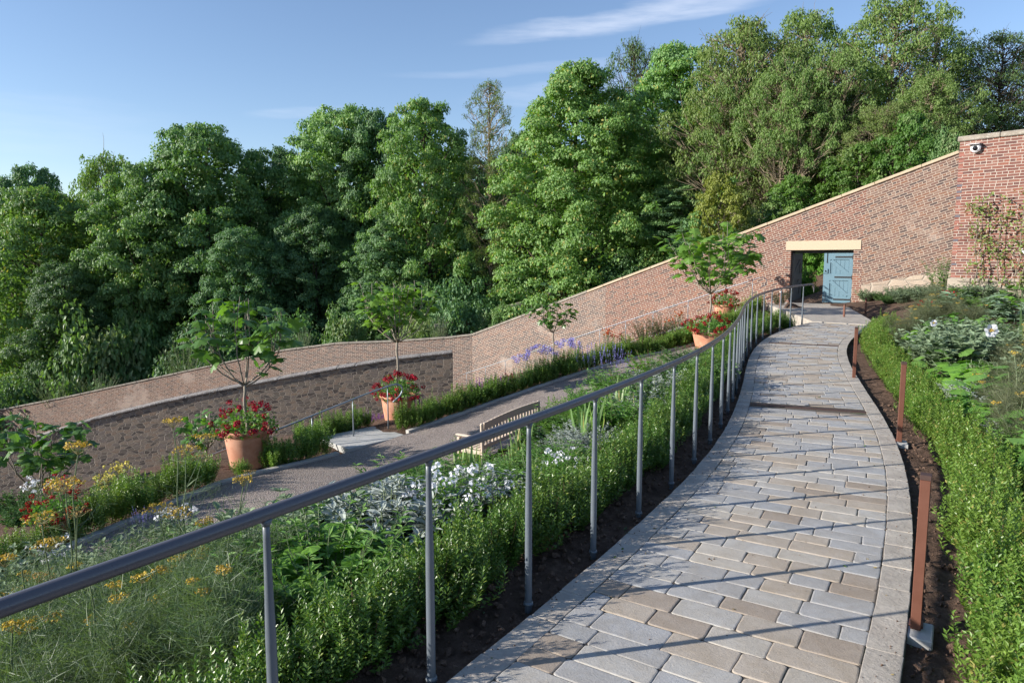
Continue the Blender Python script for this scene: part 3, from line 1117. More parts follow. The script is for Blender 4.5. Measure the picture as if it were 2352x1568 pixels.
# ------------------------------------------------------------------ the paved ramp
def build_ramp():
    rng = np.random.default_rng(11)
    mb = MB()
    n = 260
    s = np.linspace(0, SS[-1], n)
    for sidesV in (0,):
        a, b = ramp_pts(s, np.full(n, -HW), -.0055), ramp_pts(s, np.full(n, HW), -.0055)
        a2, b2 = a - [0, 0, .16], b - [0, 0, .16]
        V = np.concatenate([a2, a, b, b2])
        i = np.arange(n - 1)
        F = np.concatenate([np.stack([k * n + i, k * n + i + 1, (k + 1) * n + i + 1, (k + 1) * n + i], -1) for k in range(3)])
        mb.add(V, F, 1)

    def sett(s0, s1, t0, t1, hh, m=0, r=.0045, cr=.015):
        """one worn block between two arc positions and two offsets"""
        g = .0018
        j = lambda k: rng.uniform(-k, k)
        c = [(s0 + g + j(.003), t0 + g + j(.003)), (s1 - g + j(.003), t0 + g + j(.003)), (s1 - g + j(.003), t1 - g + j(.003)), (s0 + g + j(.003), t1 - g + j(.003))]
        c = [np.array(q) for q in c]
        cm = np.mean(c, axis=0)
        ring = []
        for q in range(4):
            p, pa, pb = c[q], c[q - 1], c[(q + 1) % 4]
            ua, ub = (pa - p) / np.linalg.norm(pa - p), (pb - p) / np.linalg.norm(pb - p)
            rr = cr * rng.uniform(.6, 1.5)
            for f in (0, .3, .7, 1):
                w = math.sin(f * PI / 2), math.cos(f * PI / 2)
                ring.append(p + ua * rr * (1 - w[0]) + ub * rr * (1 - w[1]) + (j(.0012), j(.0012)))
            for f in (.35, .65):
                ring.append(p + (pb - p) * f + (j(.0022), j(.0022)))
        ring = np.array(ring)
        k = len(ring)
        tilt = (j(.006), j(.006))
        lev = []
        for ins, dz in ((0, -.03), (0, -r), (.5 * r, -r * .35), (r * 1.8, 0)):
            d = cm - ring
            d /= np.linalg.norm(d, axis=1)[:, None]
            q = ring + d * ins
            P = ramp_pts(q[:, 0], q[:, 1], hh + dz)
            P[:, 2] += (q[:, 0] - cm[0]) * tilt[0] + (q[:, 1] - cm[1]) * tilt[1]
            lev.append(P)
        V = np.concatenate(lev + [ramp_pts(cm[None, 0], cm[None, 1], hh + .001)])
        F4, F3 = [], []
        for L in range(3):
            for a in range(k):
                a2 = (a + 1) % k
                F4.append((L * k + a, (L + 1) * k + a, (L + 1) * k + a2, L * k + a2))
        for a in range(k):
            F3.append((3 * k + a, 4 * k, 3 * k + (a + 1) % k))
        mb.add(V, F4, m)
        n0 = mb.nv - len(V)
        mb.fi.append((np.array(F3) + n0).ravel())
        mb.fs.append(np.full(k, 3))
        mb.fm.append(np.full(k, m))

    ew = .155
    s = max(0, s_at_y(1.2, 0))
    drains = [s_at_y(on_ramp(1850, 936)[1]), s_at_y(on_ramp(1850, 790)[1])]
    while s < SS[-1] - .2:
        w = rng.choice([.145, .165, .165, .185])
        if any(abs(s + w / 2 - d) < .10 for d in drains):
            s += w
            continue
        t = -HW + ew
        first = True
        while t < HW - ew - .02:
            L = rng.choice([.2, .25, .28, .32, .36]) * (rng.uniform(.4, 1) if first else 1)
            first = False
            if HW - ew - (t + L) < .09:
                L = HW - ew - t
            sett(s, s + w, t, t + L, rng.uniform(-.002, .002))
            t += L
        s += w
    for t0, t1 in ((-HW, -HW + ew), (HW - ew, HW)):
        s = max(0, s_at_y(1.2, 0))
        while s < SS[-1] - .1:
            L = rng.uniform(.2, .42)
            sett(s, s + L, t0, t1, rng.uniform(.000, .002), 2, .003, .006)
            s += L
    struct(mb.build('path', [M['setts'], M['joint'], M['edge']]))
    for k, d in enumerate(drains):
        db = MB()
        q = np.linspace(-HW + ew, HW - ew, 14)
        a, b = ramp_pts(np.full(14, d - .045), q, .001), ramp_pts(np.full(14, d + .045), q, .001)
        for i in range(13):
            db.add([a[i], a[i + 1], b[i + 1], b[i], a[i] - [0, 0, .02], a[i + 1] - [0, 0, .02], b[i + 1] - [0, 0, .02], b[i] - [0, 0, .02]],
                   [(0, 1, 2, 3), (0, 4, 5, 1), (3, 2, 6, 7)])
        o = db.build('drain_grating', M['rust_dark'])
        tag(o, ['narrow rusty drain grating crossing the paved ramp between rails and tall brown post',
                'distant narrow drain grating across the ramp where it bends to the gate'][k], 'drain', 'drain gratings across the ramp')


build_ramp()


def ribbon(mb, A, B, m=0):
    n = len(A)
    i = np.arange(n - 1)
    mb.add(np.concatenate([A, B]), np.stack([i, i + 1, n + i + 1, n + i], -1), m)


def build_gravel():
    mb = MB()
    n = len(GK)
    k = 9
    V = []
    for q in np.linspace(0, 1, k):
        P = GK * (1 - q) + GI * q
        P = P.copy()
        P[:, 2] = GK[:, 2] + .012 + .02 * math.sin(PI * q)
        V.append(P)
    V = np.stack(V, 1)
    i, j = np.meshgrid(np.arange(n - 1), np.arange(k - 1), indexing='ij')
    F = np.stack([i * k + j, i * k + j + 1, (i + 1) * k + j + 1, (i + 1) * k + j], -1).reshape(-1, 4)
    mb.add(V.reshape(-1, 3), F)
    struct(mb.build('gravel_path', M['gravel'], smooth=True))
    kb = MB()
    s = 0.0
    rng = np.random.default_rng(2)
    slab0, slab1 = gs_at(800), gs_at(935)
    while s < GS[-1] - .9:
        L = .9
        if not (slab0 - .1 < s + .45 < slab1 + .1):
            a, b = gk(s + .004, -.07), gk(s + L - .004, -.07)
            u = unit(b - a)
            sd = unit(np.cross(u, [0, 0, 1.0]))
            kb.bbox((a + b) / 2 + [0, 0, -.04 + rng.uniform(-.004, .004)], (np.linalg.norm(b - a), .13, .2), .008, u, sd, np.cross(sd, u))
        s += L
    struct(kb.build('kerb', M['kerb']))
    # landing slab at the head of the lower steps, with two treads going down behind the hedge
    a, b = gk(slab0, -.02), gk(slab1, -.02)
    u = unit((b - a) * [1, 1, 0])
    v = np.array([u[1], -u[0], 0])
    c = (a + b) / 2 - v * .62
    st = MB()
    L = np.linalg.norm((b - a) * [1, 1, 0])
    st.bbox(c + [0, 0, .03 - .09], (L, 1.3, .18), .01, u, v, np.array([0, 0, 1.0]))
    for k in range(1, 7):
        st.bbox(c - u * (L / 2 + .17 + .35 * (k - 1)) - v * .18 + [0, 0, .03 - .09 - .15 * k], (.36, 1.0, .18), .01, u, v, np.array([0, 0, 1.0]))
    struct(st.build('steps', M['slab']))
    return c, u, v, L


SLAB = build_gravel()


# paved landing between ramp, gravel walk and door
def build_landing():
    mb = MB()
    z = DZB - .005
    a = wall_pt(DS0 - .15, z, .02)
    b = wall_pt(DS1 + .2, z, .02)
    c = wall_pt(DS1 + .25, z, 1.6)
    d = at(1790, 727, 22.6)
    d[2] = z
    e = ramp_pt(SS[-1], -HW, 0)
    f = ramp_pt(SS[-1], HW, 0)
    g = wall_pt(DS0 - .1, z, 1.0)
    V = np.array([a, b, c, d, e, f, g])
    V[:, 2] = np.maximum(z, V[:, 2])
    V2 = V.copy()
    V2[:, 2] -= .35
    n = len(V)
    mb.add(np.vstack([V, V2]), [tuple(range(n))])
    i = np.arange(n)
    n0 = mb.nv - 2 * n
    F = np.stack([i, i + n, (i + 1) % n + n, (i + 1) % n], -1) + n0
    mb.fi.append(F.ravel())
    mb.fs.append(np.full(n, 4))
    mb.fm.append(np.zeros(n, int))
    struct(mb.build('landing', M['edge']))
    # gravel drive beyond the door
    pb = MB()
    q0, q1 = wall_pt(DS0 - .1, z - .01, -.02), wall_pt(DS1 + .1, z - .01, -.02)
    D1 = unit(-WNRM * .9 - WD * .45)
    A, B = [], []
    for k in np.linspace(0, 7, 10):
        for L, q, w in ((A, q0, 0), (B, q1, 0)):
            p = q + D1 * k
            p[2] = z - .01 + .22 * k ** 1.1
            L.append(p)
    ribbon(pb, np.array(A), np.array(B))
    struct(pb.build('drive', M['soil_pale']))


build_landing()
# ------------------------------------------------------------------ walls
def slab_prism(mb, P, thick_dir, th, uvf, m=0):
    """front polygon P (world points, seen from the front), back copy, and edges; uv from uvf(point)"""
    P = np.asarray(P, float)
    n = len(P)
    Q = P - thick_dir * th
    mb.add(P, [tuple(range(n))], m, [uvf(p) for p in P])
    mb.add(Q, [tuple(range(n))[::-1]], m, [uvf(p) for p in Q[::-1]])
    for i in range(n):
        j = (i + 1) % n
        e = [P[i], Q[i], Q[j], P[j]]
        u0 = uvf(P[i])
        u1 = uvf(P[j])
        mb.add(e, [(0, 1, 2, 3)], m, [u0, (u0[0] + th, u0[1]), (u1[0] + th, u1[1]), u1])


def coping_run(mb, A, B, th_dir, depth, hgt, over, seglen, rng, m=0, bev=.015):
    """row of coping stones laid from A to B (front top edge of the wall)"""
    u = unit(B - A)
    L = np.linalg.norm(B - A)
    side = th_dir
    up = np.cross(u, side)
    if up[2] < 0:
        up = -up
    s = 0.0
    while s < L - .05:
        l = min(seglen * rng.uniform(.8, 1.2), L - s)
        if L - s - l < .25:
            l = L - s
        c = A + u * (s + l / 2) + side * (over - (depth + 2 * over) / 2) + up * (hgt / 2 + rng.uniform(-.004, .004))
        mb.bbox(c, (l - .006, depth + 2 * over, hgt), bev, u, side, up, m)
        s += l


def raked_wall():
    rng = np.random.default_rng(3)
    ang = math.atan2(TOPR - TOPC, WLEN)
    ca, sa = math.cos(ang), math.sin(ang)
    s_of = lambda p: float(np.dot(p - R0, WD))
    rake = lambda p: (-(s_of(p)) * ca + p[2] * sa, s_of(p) * sa + p[2] * ca)
    flat = lambda p: (-(s_of(p)), p[2])
    root = thing('brick_wall', 'tall raked brick wall with sloping pale coping and the blue garden doors', 'wall', wall_pt(DS1, 0))
    off = -np.array(root.location)
    mb = MB()
    W = lambda s, z: wall_pt(s, z) + off

    def panel(sz, uvf, m):
        P = [W(s, z) for s, z in sz]
        slab_prism(mb, P, WNRM, .38, lambda p: uvf(p - off), m)
    J = .30
    low = -1.2
    zl = DZT + .02
    zo = wall_sz(1900, 552)[1]
    l0, l1 = wall_sz(1979, 560)[0], wall_sz(1806, 560)[0]
    dj0, dj1 = DS0 - J, DS1 + J
    bs = wall_sz(1975, 560)[0]
    # old right stretch, upper courses and pale stone foot
    zb = lambda s: WB0 + (DZB + .25 - WB0) * min(1, s / dj0)
    foot0, foot1 = .75, .45
    panel([(0, zb(0) + foot0), (dj0, zb(dj0) + foot1), (dj0, zo), (dj0, wall_top(dj0)), (0, wall_top(0))][::-1], rake, 1)
    panel([(0, low), (dj0, low), (dj0, zb(dj0) + foot1), (0, zb(0) + foot0)][::-1], flat, 2)
    # jambs of level courses
    panel([(dj0, low), (DS0, low), (DS0, zl), (dj0, zl)][::-1], flat, 0)
    panel([(DS1, low), (dj1, low), (dj1, zl), (DS1, zl)][::-1], flat, 0)
    # above the doorway and the long left run
    panel([(dj0, zl), (l0 + .0, zl), (l0, zo), (l1, zo), (l1, zl), (dj1, zl), (dj1, wall_top(dj1)), (dj0, wall_top(dj0))][::-1], rake, 0)
    mid = WLEN * .62
    panel([(dj1, -3.2), (mid, -5.2), (mid, wall_top(mid)), (dj1, wall_top(dj1))][::-1], rake, 0)
    panel([(mid, -6.5), (WLEN, -7), (WLEN, wall_top(WLEN)), (mid, wall_top(mid))][::-1], rake, 3)
    mb.build('brickwork', [M['brick_mid'], M['brick_old'], M['pale_rubble'], M['brick_dim']], root)
    # lintel beam, 2 cm proud
    lb = MB()
    lc = (wall_pt((l0 + l1) / 2, (zl + zo) / 2) + off) - WNRM * .17
    lb.bbox(lc, (abs(l1 - l0) - .004, .40, zo - zl - .004), .008, WD, WNRM, np.array([0, 0, 1.0]))
    lb.build('lintel', M['lintel'], root)
    # coping: new pale stone on the right two thirds, old dark stone beyond
    sc = wall_sz(1350, 680)[0]
    cb, co = MB(), MB()
    coping_run(cb, W(0, wall_top(0)), W(sc, wall_top(sc)), WNRM, .38, .10, .05, 1.3, rng)
    coping_run(co, W(sc, wall_top(sc)), W(WLEN + .1, wall_top(WLEN + .1)), WNRM, .38, .11, .03, .8, rng)
    cb.build('coping', M['coping_new'], root)
    tag(co.build('coping', M['coping_old'], root), 'older grey coping stones at the lower end')
    # door frame head
    fb = MB()
    fb.bbox(W((DS0 + DS1) / 2, zl - .055) - WNRM * .25, (abs(DS1 - DS0) - .01, .10, .10), .006, WD, WNRM, np.array([0, 0, 1.0]))
    fb.build('door_frame', M['iron'], root)

    # closed leaf: ledged, braced planks
    leafw = (DS1 - DS0) * .46
    z0, z1 = DZB + .03, zl - .11

    def leaf(hinge_s, ux, uy, mat, label, side):
        """ux runs from the hinge across the leaf, uy points to the garden side"""
        d = MB()
        hp = W(hinge_s, 0) - WNRM * .16
        uz = np.array([0, 0, 1.0])
        npl = 7
        for k in range(npl):
            w = leafw / npl
            d.bbox(hp + ux * (w * (k + .5)) + uz * ((z0 + z1) / 2), (w - .004, .035, z1 - z0), .004, ux, uy, uz)
        dz = z1 - z0
        for zz, hh in ((z1 - .12, .22), (z0 + dz * .52, .24), (z0 + .12, .22)):
            d.bbox(hp + ux * leafw / 2 + uy * .033 + uz * zz, (leafw - .01, .03, hh), .004, ux, uy, uz)
        for e in (.07, leafw - .12):
            d.bbox(hp + ux * e + uy * .032 + uz * ((z0 + z1) / 2), (.13 if e < .1 else .22, .028, dz - .01), .004, ux, uy, uz)
        for za, zb_ in ((z0 + dz * .58, z1 - .26), (z0 + .27, z0 + dz * .44)):
            a, b = hp + ux * .15 + uz * za, hp + ux * (leafw - .25) + uz * zb_
            du = unit(b - a)
            d.bbox((a + b) / 2 + uy * .032, (np.linalg.norm(b - a), .026, .13), .004, du, uy, np.cross(du, uy))
        o = d.build('door', mat, root)
        if label:
            o['label'] = label
        if side:
            for zz in (z1 - .14, z0 + dz * .52, z0 + .13):
                hb = MB()
                a = hp + uy * .053 + uz * zz
                hb.bbox(a + ux * .30, (.60, .012, .055), .004, ux, uy, uz)
                hb.bbox(a + ux * .015 + uy * .002, (.035, .016, .16), .004, ux, uy, uz)
                hb.build('strap_hinge', M['iron'], o)
            kb = MB()
            a = hp + ux * (leafw - .09) + uy * .06 + uz * (z0 + dz * .64)
            kb.bbox(a, (.15, .05, .17), .01, ux, uy, uz)
            kb.build('lock_case', mat, o)
            kb = MB()
            kb.bbox(a + uy * .03 + ux * .01, (.03, .02, .06), .004, ux, uy, uz)
            kb.tube([a + uy * .04 - ux * .005 + uz * .03, a + uy * .055 - ux * .005, a + uy * .04 - ux * .005 - uz * .03], .007, 6)
            kb.build('handle', M['iron'], o)
            bb = MB()
            a = hp + ux * (leafw - .12) + uy * .055 + uz * z1
            bb.tube([a, a - uz * .30], .014, 6)
            bb.box(a - uz * .32, (.03, .03, .05), 0, 0, ux, uy, uz)
            bb.build('bolt', M['iron'], o)
            bb = MB()
            a = hp + ux * (leafw - .08) + uy * .055 + uz * (z0 + .04)
            bb.tube([a, a + uz * .26], .013, 6)
            bb.build('bolt', M['galv'], o)
        else:
            hb = MB()
            a = hp + ux * (leafw - .12) + uy * .055 + uz * (z0 + dz * .64)
            an = np.linspace(0, 2 * PI, 13)
            hb.tube([a + uy * .01 + ux * (.05 * math.cos(q)) + uz * (.05 * math.sin(q)) for q in an], .008, 5)
            hb.build('handle', M['iron'], o)
        return o
    leaf(DS0 + .02, WD, WNRM, M['door_blue'], 'closed blue plank door with black strap hinges', True)
    leaf(DS1 - .03, unit(-WNRM * .998 - WD * .02), unit(-WD), M['door_shade'], 'door leaf swung open, seen edge on, shade coloured into its inner boards', False)
    # stone threshold blocks by the jambs
    return root


raked_wall()


def lower_wall():
    """brick wall that carries on from the corner to the left and downhill"""
    rng = np.random.default_rng(4)
    P = np.array([wall_pt(WLEN, wall_top(WLEN)), at(1020, 778, 36.5), at(900, 786, 37.2), at(770, 791, 38.0), at(640, 808, 38.8), at(400, 860, 40.2), at(150, 914, 41.5), at(0, 943, 42.2), at(-200, 985, 43.0), at(-500, 1050, 44)])
    P[0] = [P[0][0], P[0][1], P[0][2]]
    root = thing('brick_wall', 'long low brick wall running downhill behind the dark rubble wall', 'wall', (0, 0, 0))
    mb, cb = MB(), MB()
    u0 = 0.0
    for k in range(len(P) - 1):
        a, b = P[k], P[k + 1]
        d = (b - a) * [1, 1, 0]
        L = np.linalg.norm(d)
        d = d / L
        nn = np.array([d[1], -d[0], 0])
        if nn[1] > 0:
            nn = -nn
        sl = (b[2] - a[2]) / L
        uvf = lambda p, a=a, d=d, sl=sl, u0=u0: (-(u0 + float(np.dot(p - a, d))), p[2] - a[2] - sl * float(np.dot(p - a, d)))
        q = .012 * (k % 2)
        slab_prism(mb, [a, b, [b[0], b[1], b[2] - 4.5], [a[0], a[1], a[2] - 4.5]], nn, .36, uvf, 0 if k < 4 else 1)
        coping_run(cb, a, b, nn, .36, .09, .04, .75, rng)
        u0 += L
    mb.build('brickwork', [M['brick_dim'], M['brick_old']], root)
    cb.build('coping', M['coping_old'], root)


lower_wall()


def old_wall():
    """dark shaded wall seen beyond the corner"""
    rng = np.random.default_rng(6)
    P = np.array([at(1000, 757, 41), at(1100, 732, 41.5), at(1230, 695, 42), at(1330, 660, 43)])
    root = thing('brick_wall', 'dark overgrown old brick wall beyond the corner of the garden wall', 'wall', (0, 0, 0))
    mb, cb = MB(), MB()
    for a, b in zip(P[:-1], P[1:]):
        d = (b - a) * [1, 1, 0]
        L = np.linalg.norm(d)
        d = d / L
        nn = np.array([d[1], -d[0], 0])
        sl = (b[2] - a[2]) / L
        uvf = lambda p, a=a, d=d, sl=sl: (float(np.dot(p - a, d)), p[2] - a[2] - sl * float(np.dot(p - a, d)))
        slab_prism(mb, [a, b, [b[0], b[1], b[2] - 5], [a[0], a[1], a[2] - 5]], nn, .4, uvf)
        coping_run(cb, a, b, nn, .4, .28, .05, 1.4, rng, bev=.03)
    mb.build('brickwork', M['brick_red'], root)
    cb.build('coping', M['coping_old'], root)


old_wall()


def right_wall():
    rng = np.random.default_rng(7)
    A = at(2206, 315, 18.5)
    B = A + np.array([.66, -.75, 0]) * 9.0
    d = unit((B - A) * [1, 1, 0])
    nn = np.array([d[1], -d[0], 0])
    if nn[1] > 0:
        nn = -nn
    root = thing('brick_wall', 'tall red brick wall at right with grey coping and stone foot', 'wall', (A[0], A[1], 0))
    off = -np.array(root.location)
    top = A[2] - .12
    zf = at(2200, 638, 18.5)[2]
    zs = 0.2
    mb = MB()
    pt = lambda s, z, o=0: A * [1, 1, 0] + d * s + nn * o + [0, 0, z] + off
    uvf = lambda p: (float(np.dot(p - off - A, d)), (p - off)[2] - zf)
    zt2 = lambda s: top + .0 * s
    slab_prism(mb, [pt(0, top), pt(9, top), pt(9, zf), pt(0, zf)], nn, 1.6, uvf, 0)
    mb.build('brickwork', M['brick_red'], root)
    # blue-black headers of the quoin, a few millimetres proud
    qb = MB()
    z = zf + .006
    k = 0
    while z < top - .08:
        c = rng.uniform()
        if k % 2 == 0 and c < .75:
            qb.bbox(pt(.06, z + .039, -.014), (.118, .034, .064), .003, d, nn, np.array([0, 0, 1.0]), int(rng.integers(0, 2)) if c < .6 else 1)
        k += 1
        z += .078
    qb.build('quoin', [plain_mat('blue_header', (.09, .085, .10), .7, var=.3), plain_mat('orange_header', (.25, .105, .08), .8, var=.3)], root)
    fb = MB()
    s = -.06
    for row in range(4):
        s = -.06
        while s < 9:
            L = rng.uniform(.45, .95) if row else rng.uniform(.3, .7)
            fb.bbox(pt(s + L / 2, zf - .17 - .34 * row, -.45 + rng.uniform(-.006, .006)), (L - .012, 1.02, .33), .02, d, nn, np.array([0, 0, 1.0]))
            s += L
    fb.build('stone_foot', M['foot'], root)
    cb = MB()
    coping_run(cb, pt(-.05, top), pt(9.3, top), nn, 1.6, .13, .05, .95, rng, bev=.02)
    cb.build('coping', M['coping_old'], root)
    # security camera
    cx = at(2243, 341, 18.2)
    s = float(np.dot(cx - A, d))
    z = cx[2]
    t = thing('security_camera', 'white dome security camera high on the red brick wall', 'camera', tuple(A * [1, 1, 0] + d * s + [0, 0, z]))
    hb = MB()
    pr = [(.0, .0), (.085, 0), (.10, .02), (.10, .06), (.085, .085), (0, .095)]
    V = MB()
    up = np.array([0, 0, 1.0])
    hb.bbox(nn * .012, (.18, .024, .18), .006, d, nn, up)
    hb.tube([nn * .02, nn * .10, nn * .135], [.105, .115, .085], 20)
    hb.bbox(nn * .11 + up * .105 - d * .03, (.30, .24, .014), .004, d, unit(nn - up * .12), unit(up + nn * .12))
    hb.build('housing', M['white_plastic'], t)
    gb = MB()
    an = np.linspace(0, PI / 2, 6)
    rings = [(.062 * math.cos(a), .062 * math.sin(a)) for a in an]
    n = 18
    V = []
    for r_, q in rings:
        for k in range(n):
            b_ = 2 * PI * k / n
            V.append(nn * (.134 + q) + d * r_ * math.cos(b_) + up * r_ * math.sin(b_) - up * .01)
    F = [(i * n + j, i * n + (j + 1) % n, (i + 1) * n + (j + 1) % n, (i + 1) * n + j) for i in range(5) for j in range(n)]
    gb.add(V, F)
    gb.build('dome', M['dark_glass'], t, True)
    return A, d, nn, zf


RW = right_wall()


def rubble_wall():
    rng = np.random.default_rng(8)
    A = at(1040, 812, 22.0)
    E = at(-70, 1062, 20.3)
    root = thing('rubble_wall', 'dark rubble stone wall with lichened flat coping beside the lower steps', 'wall', tuple(A * [1, 1, 0]))
    off = -np.array(root.location)
    n = 8
    mb, cb = MB(), MB()
    P = [A + (E - A) * k / n for k in range(n + 1)]
    prof = np.array([at(x, y, A[1] + (E[1] - A[1]) * k / n)[2] for k, (x, y) in enumerate([(1040, 812), (937, 827), (829, 848), (713, 873), (590, 899), (455, 929), (305, 964), (132, 1009), (-70, 1062)])])
    for p, z in zip(P, prof):
        p[2] = z
    u0 = 0
    for a, b in zip(P[:-1], P[1:]):
        d = (b - a) * [1, 1, 0]
        L = np.linalg.norm(d)
        d = d / L
        nn = np.array([-d[1], d[0], 0])
        if nn[1] > 0:
            nn = -nn
        sl = (b[2] - a[2]) / L
        uvf = lambda p, a=a, d=d, u0=u0, sl=sl: (u0 + float(np.dot(p - off - a, d)), (p - off)[2] - sl * .6 * (u0 + float(np.dot(p - off - a, d))))
        slab_prism(mb, [a + off, b + off, b + off - [0, 0, 3.8], a + off - [0, 0, 3.8]], nn, .5, uvf)
        coping_run(cb, a + off, b + off, nn, .5, .06, .04, 1.1, rng)
        u0 += L
    mb.build('stonework', M['rubble'], root)
    cb.build('coping', M['coping_dark'], root)


rubble_wall()


# ------------------------------------------------------------------ handrails, bollard lights, bench, pots
def main_rail():
    root = thing('handrail', 'long curved grey steel handrail with slim tapered posts beside the paved ramp', 'handrail', tuple(ramp_pt(s_at_y(3, -HW), -HW - .07)))
    off = -np.array(root.location)
    t = -HW - .07
    s0, s1 = s_at_y(.6, t), SS[-1] - .05
    s = np.linspace(s0, s1, 220)
    top = ramp_pts(s, np.full(len(s), t), .962)
    e = top[-1]
    u = unit(top[-1] - top[-2])
    tail = [e + u * .10 + [0, 0, .0], e + u * .17 + [0, 0, -.03], e + u * .21 + [0, 0, -.10], e + u * .21 + [0, 0, -.22]]
    mb = MB()
    mb.tube(np.vstack([top, tail]) + off, .0235, 14)
    mb.build('top_rail', M['rail_top'], root, True)
    # posts about 0.78 m apart, counted back from one that stands at picture x = 1010
    sref = s_at_y(2.77, t)
    step = .785
    k0 = int(math.ceil((s0 - sref) / step))
    k = k0
    while sref + k * step < s1 + .02:
        p = ramp_pt(sref + k * step, t) + off
        pm = MB()
        pm.tube([p + [0, 0, z] for z in (-.12, .02, .30, .56, .73, .88, .945)], [.0185, .0185, .0185, .0175, .0135, .0115, .0115], 12)
        pm.tube([p + [0, 0, .922], p + [0, 0, .946]], [.0125, .022], 12)
        pm.tube([p + [0, 0, -.01], p + [0, 0, .006]], [.026, .024], 12)
        pm.build('post', M['rail'], root, True)
        k += 1


main_rail()


def small_rail(name, label, pts, hgts, post_at, curl, r=.02):
    """pts: points of the rail itself; posts drop by hgts"""
    P = smooth_line(np.array(pts), 60)
    root = thing(name, label, 'handrail', tuple(P[0] * [1, 1, 1]))
    off = -P[0]
    mb = MB()
    u = unit((P[-1] - P[-2]) * [1, 1, 0])
    e = P[-1]
    c = [e + u * .12 * curl + [0, 0, .01], e + u * .22 * curl + [0, 0, -.04], e + u * .26 * curl + [0, 0, -.14], e + u * .2 * curl + [0, 0, -.26], e + u * .1 * curl + [0, 0, -.34], e + u * .02 + [0, 0, -.40]]
    mb.tube(np.vstack([P, smooth_line(c, 16)]) + off, r, 8)
    mb.build('top_rail', M['galv'], root, True)
    for f, hh in zip(post_at, hgts):
        p = P[int(f * 59)] + off
        pm = MB()
        pm.tube([p, p - [0, 0, .3], p - [0, 0, hh]], [.011, .014, .017], 8)
        pm.build('post', M['galv'], root, True)


pts = [at(*p) for p in ((180, 1165, 11.7), (370, 1090, 12.6), (490, 1043, 13.3), (628, 990, 14.1), (750, 941, 14.8), (840, 905, 15.4), (900, 884, 15.75))]
small_rail('handrail', 'pale steel handrail curling over the slab at the head of the lower steps', pts, (1.05, 1.05, 1.05, 1.0, 1.0, .98), (.02, .25, .52, .70, .85, .985), 1.0)
a, b = wall_pt(DS1 + .75, DZB + .93, 1.05), wall_pt(WLEN - .3, -3.95, 1.05)
small_rail('handrail', 'thin steel stair handrail along the foot of the raked brick wall', [b, b * .66 + a * .34, b * .33 + a * .67, a], (1.0,) * 12, tuple(np.linspace(.02, .99, 12)), 1.0, .014)


def wall_steps():
    mb = MB()
    n = 34
    for k in range(n):
        f = (k + .5) / n
        s = DS1 + .8 + (WLEN - DS1 - 1.2) * f
        z = DZB - .08 + (-4.85 - DZB) * f
        mb.bbox(wall_pt(s, z - .12, .62), ((WLEN - DS1 - 1.2) / n + .04, 1.1, .24), .01, WD, WNRM, np.array([0, 0, 1.0]))
    struct(mb.build('steps', M['slab']))


wall_steps()


def bollards():
    spec = [(2103, 1440, .735, 'nearest rust brown bollard light beside the paved ramp, in front of right hedge', True),
            (2065, 1013, .76, 'rust brown bollard light by the ramp, second from the camera', True),
            (1961, 868, .74, 'rust brown bollard light by the ramp, third from the camera, on small concrete pad', True),
            (1937, 752, .62, 'short brown bollard light where the ramp meets the landing', False),
            (1987, 726, .48, 'smallest brown bollard light at the hedge end by the blue doors', False),
            (1791, 726, .78, 'brown bollard light with white-coloured cap on the landing before the doors', False)]
    for px, py, hh, lab, pad in spec:
        p = on_ramp(px, py) if py > 760 else at(px, py, {1937: 19.2, 1987: 22.0, 1791: 22.8}[px])
        p[2] = max(p[2], h(p[0], p[1]))
        s = s_at_y(p[1])
        ax = np.array([np.interp(s, SS, TN[:, k]) for k in range(3)])
        rz = math.atan2(ax[1], ax[0])
        t = thing('bollard_light', lab, 'bollard light', tuple(p), rz, 'brown bollard lights along the ramp')
        pm = MB()
        pm.bbox((0, 0, hh / 2), (.055, .045, hh), .003)
        pm.build('post', M['rust'], t)
        cm = MB()
        cm.bbox((0, 0, hh + .012), (.058, .048, .024), .002)
        cm.build('cap', M['white_plastic'] if px == 1791 else M['rust_dark'], t)  # one cap is coloured white, the others dark
        if pad:
            bm = MB()
            bm.bbox((0, .005, -.032), (.19, .16, .05), .006)
            bm.build('footing', M['slab'], t)
            fl = MB()
            fl.bbox((.05, .0, -.003), (.07, .06, .012), .002)
            fl.build('base_plate', M['rust'], t)


bollards()


def spike_light():
    p = at(2162, 712, 20.2)
    t = thing('spot_light', 'small dark spike spotlight standing at the foot of the wall beside the doors', 'light', tuple(p))
    m = MB()
    m.tube([(0, 0, -.3), (0, 0, .42)], .022, 8)
    m.build('post', M['iron'], t)
    m = MB()
    m.tube([(-.07, -.09, .52), (.03, .04, .46)], [.055, .05], 12)
    m.build('lamp_head', M['iron'], t, True)
    m = MB()
    m.lathe([(.0, .002), (.05, 0)], 12, (-.02, 0, .545))
    m.build('glass', M['white_plastic'], t)


spike_light()


